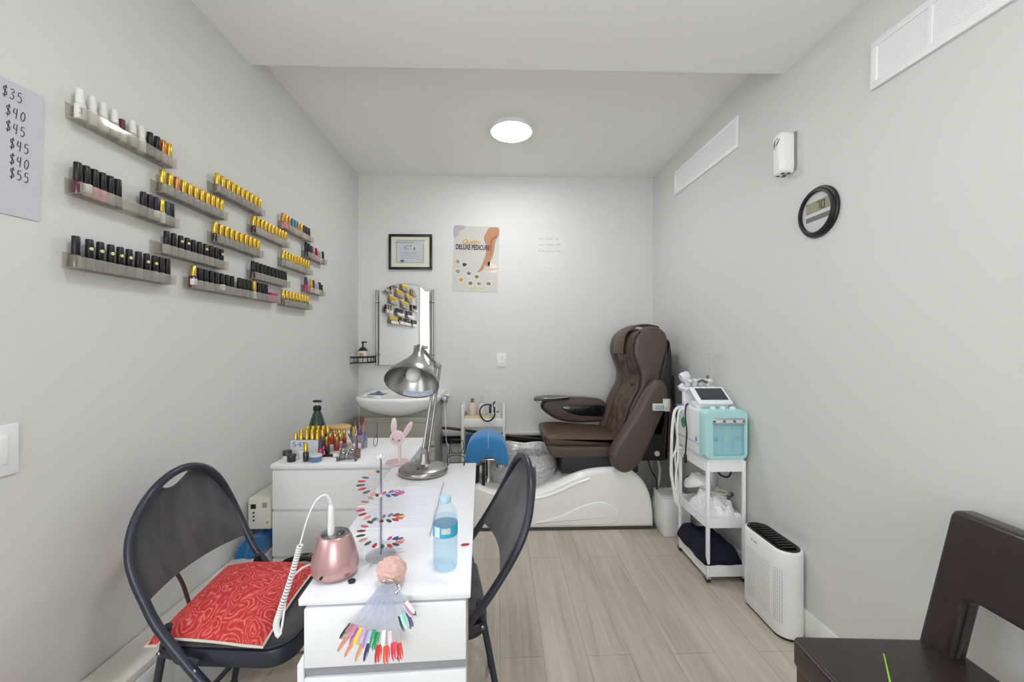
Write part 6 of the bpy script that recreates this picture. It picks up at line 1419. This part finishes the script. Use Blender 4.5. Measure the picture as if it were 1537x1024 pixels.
# back: one upholstered frame with a slot above the seat, leaning back
slot = [(0.135, 0.470), (0.135, 0.615), (0.128, 0.633), (0.110, 0.640), (-0.110, 0.640), (-0.128, 0.633), (-0.135, 0.615), (-0.135, 0.470)]
outl = [(-0.215, 0.470), (-0.215, 0.822), (-0.210, 0.834), (-0.198, 0.839), (0.198, 0.839), (0.210, 0.834), (0.215, 0.822), (0.215, 0.470)] + slot
K_L = 0.245
SHX = Matrix(((1, 0, K_L, -K_L * 0.44), (0, 1, 0, 0), (0, 0, 1, 0), (0, 0, 0, 1)))
m = MB(); m.prism(outl, 0.119, 0.171, axis='x', bev=0.012, seg=4, M=SHX); obj('backrest', m, dl, Q_, sharp=60)
m = MB(); m.tube([SHX @ Vector((0.140, 0.1325, z)) for z in (0.485, 0.53, 0.59, 0.618)], 0.004, 8); obj('slot_seam', m, mat('leather seam', (38, 31, 31), 0.4), Q_)

# spiky house plant just below the frame, one leaf tip reaching up
T = thing('house_plant', 'green potted plant whose pointed leaf tip rises before the dark chair', 'plant', (0.56, 0.50, 0))
m = MB(); m.lathe([(0.09, 0), (0.10, 0.005), (0.125, 0.24), (0.135, 0.25), (0.135, 0.27), (0.12, 0.27), (0.115, 0.22), (0, 0.22)], 32, cap=False); obj('pot', m, mat('white pot', (210, 208, 204), 0.4), T)
m = MB(); m.lathe([(0.116, 0.222), (0.06, 0.235), (0, 0.238)], 24); obj('soil', m, mat('soil', (60, 48, 40), 0.9), T)
leaf = mat('leaf green', (128, 176, 52), 0.4)
rng = random.Random(4)
for k in range(9):
    if k == 0: dirv = Vector((-0.022, 0.075, 0)); h = 0.70; w = 0.010
    else:
        a = k * 0.75; dirv = Vector((0.16 * math.cos(a), 0.16 * math.sin(a), 0)); h = 0.26 + 0.14 * rng.random(); w = 0.012
    base = Vector((0.02 * math.cos(k), 0.02 * math.sin(k), 0.23)); rings = []
    sd = Vector((-dirv.y, dirv.x, 0)).normalized() if k else Vector((1, 0, 0))
    for i in range(13):
        f = i / 12; c = base + dirv * f ** 1.6 + Vector((0, 0, h * (f - 0.12 * f * f)))
        ww = w * (1 - f ** 3) * (0.55 + 0.6 * math.sin(PI * min(1, f * 0.9 + 0.1))) + 0.0004
        nn = Vector((dirv.x, dirv.y, 0)).normalized() * 0.0012
        rings.append([c - sd * ww, c - nn, c + sd * ww, c + nn])
    m = MB(); m.loft(rings); obj('leaf', m, leaf, T)

# ================================================================== vanity with sink in the back left corner
V = thing('vanity_cabinet', 'greige vanity cabinet under the white sink in the back left corner', 'cabinet', (-0.78, 3.33, 0))
gre = mat('greige lacquer', (186, 184, 174), 0.4)
m = MB(); m.box(-1.075, -0.500, 3.155, 3.535, 0.06, 0.828, 0.002); obj('carcass', m, mat('greige carcass', (172, 170, 162), 0.45), V, world=True)
m = MB(); m.box(-1.06, -0.52, 3.20, 3.53, 0, 0.06); obj('plinth', m, gre, V, world=True)
def shaker(name, x0, x1, z0, z1):
    f = MB(); framebars(f, x0, x1, z0, z1, 0.040, 3.128, 3.1545, 0.0015); f.box(x0 + 0.038, x1 - 0.038, 3.140, 3.153, z0 + 0.038, z1 - 0.038)
    d = obj(name, f, gre, V, world=True)
    return d
d = shaker('drawer', -1.072, -0.503, 0.500, 0.722)
m = MB(); m.lathe([(0.006, 0), (0.006, 0.014), (0.013, 0.020), (0.011, 0.028), (0, 0.030)], 18, M=Matrix.Translation((-0.815, 3.128, 0.615)) @ Matrix.Rotation(rad(90), 4, 'X')); obj('knob', m, mat('dark knob', (70, 66, 60), 0.35), d, world=True)
shaker('door', -1.072, -0.790, 0.075, 0.490); shaker('door', -0.785, -0.503, 0.075, 0.490)
B2 = thing('sink_basin', 'white bow-fronted ceramic sink basin on the greige vanity', 'sink', (-0.765, 3.3, 0.75))
cer = mat('white ceramic', (244, 244, 242), 0.12, coat=0.5)
def brim(hw, d0, d1, z, cx=-0.775, yb=3.533, p=2.0):
    o = []
    for i in range(41):
        s_ = -1 + 2 * i / 40
        q = max(0.0, 1 - abs(s_) ** p)
        o.append((cx + hw * math.sin(s_ * PI / 2), yb - d0 - d1 * q, z))
    o += [(cx + hw, yb, z), (cx + hw * 0.5, yb, z), (cx, yb, z), (cx - hw * 0.5, yb, z), (cx - hw, yb, z)]
    return o
def binn(hw, d0, d1, z):   # inner bowl rings
    o = []
    for i in range(41):
        s_ = -1 + 2 * i / 40
        o.append((-0.765 + hw * math.sin(s_ * PI / 2), 3.40 - d0 - d1 * max(0.0, 1 - s_ * s_), z))
    o += [(-0.765 + hw * k, 3.40, z) for k in (1.0, 0.5, 0.0, -0.5, -1.0)]
    return o
m = MB()
m.loft([brim(0.04, 0.36, 0.10, 0.748), brim(0.11, 0.38, 0.13, 0.752), brim(0.19, 0.39, 0.15, 0.770), brim(0.25, 0.40, 0.17, 0.795), brim(0.295, 0.40, 0.185, 0.825), brim(0.306, 0.40, 0.20, 0.855), brim(0.312, 0.402, 0.205, 0.875), brim(0.308, 0.398, 0.202, 0.886), brim(0.300, 0.39, 0.195, 0.889), binn(0.262, 0.24, 0.17, 0.886), binn(0.245, 0.22, 0.16, 0.865), binn(0.19, 0.18, 0.12, 0.80), binn(0.10, 0.14, 0.06, 0.778)])
obj('basin', m, cer, B2, world=True, sharp=60)
m = MB(); m.cyl((-0.765, 3.47, 0.888), (-0.765, 3.47, 0.96), 0.020); m.tube([(-0.765, 3.47, 0.955), (-0.765, 3.41, 0.975), (-0.765, 3.35, 0.955)], 0.011, 10, smooth=4); m.box(-0.775, -0.755, 3.45, 3.50, 0.962, 0.975, 0.004); obj('tap', m, chrome, B2, world=True)
bl = mat('slate blue cloth', (92, 106, 132), 0.85, sheen=0.3)
m = MB(); m.grid(lambda u, v: (-1.015 + 0.12 * u + 0.015 * v, 3.145 + 0.10 * v - 0.03 * u, 0.8915 + 0.022 * math.sin(PI * u) * math.sin(PI * v) * (0.8 + 0.4 * math.sin(9 * u + 5 * v))), 18, 14)
o = obj('wash_cloth', m, bl); tag(o, 'slate blue cloth draped on the left rim of the sink', 'cloth')
md = o.modifiers.new('thick', 'SOLIDIFY'); md.thickness = 0.003; md.offset = 1
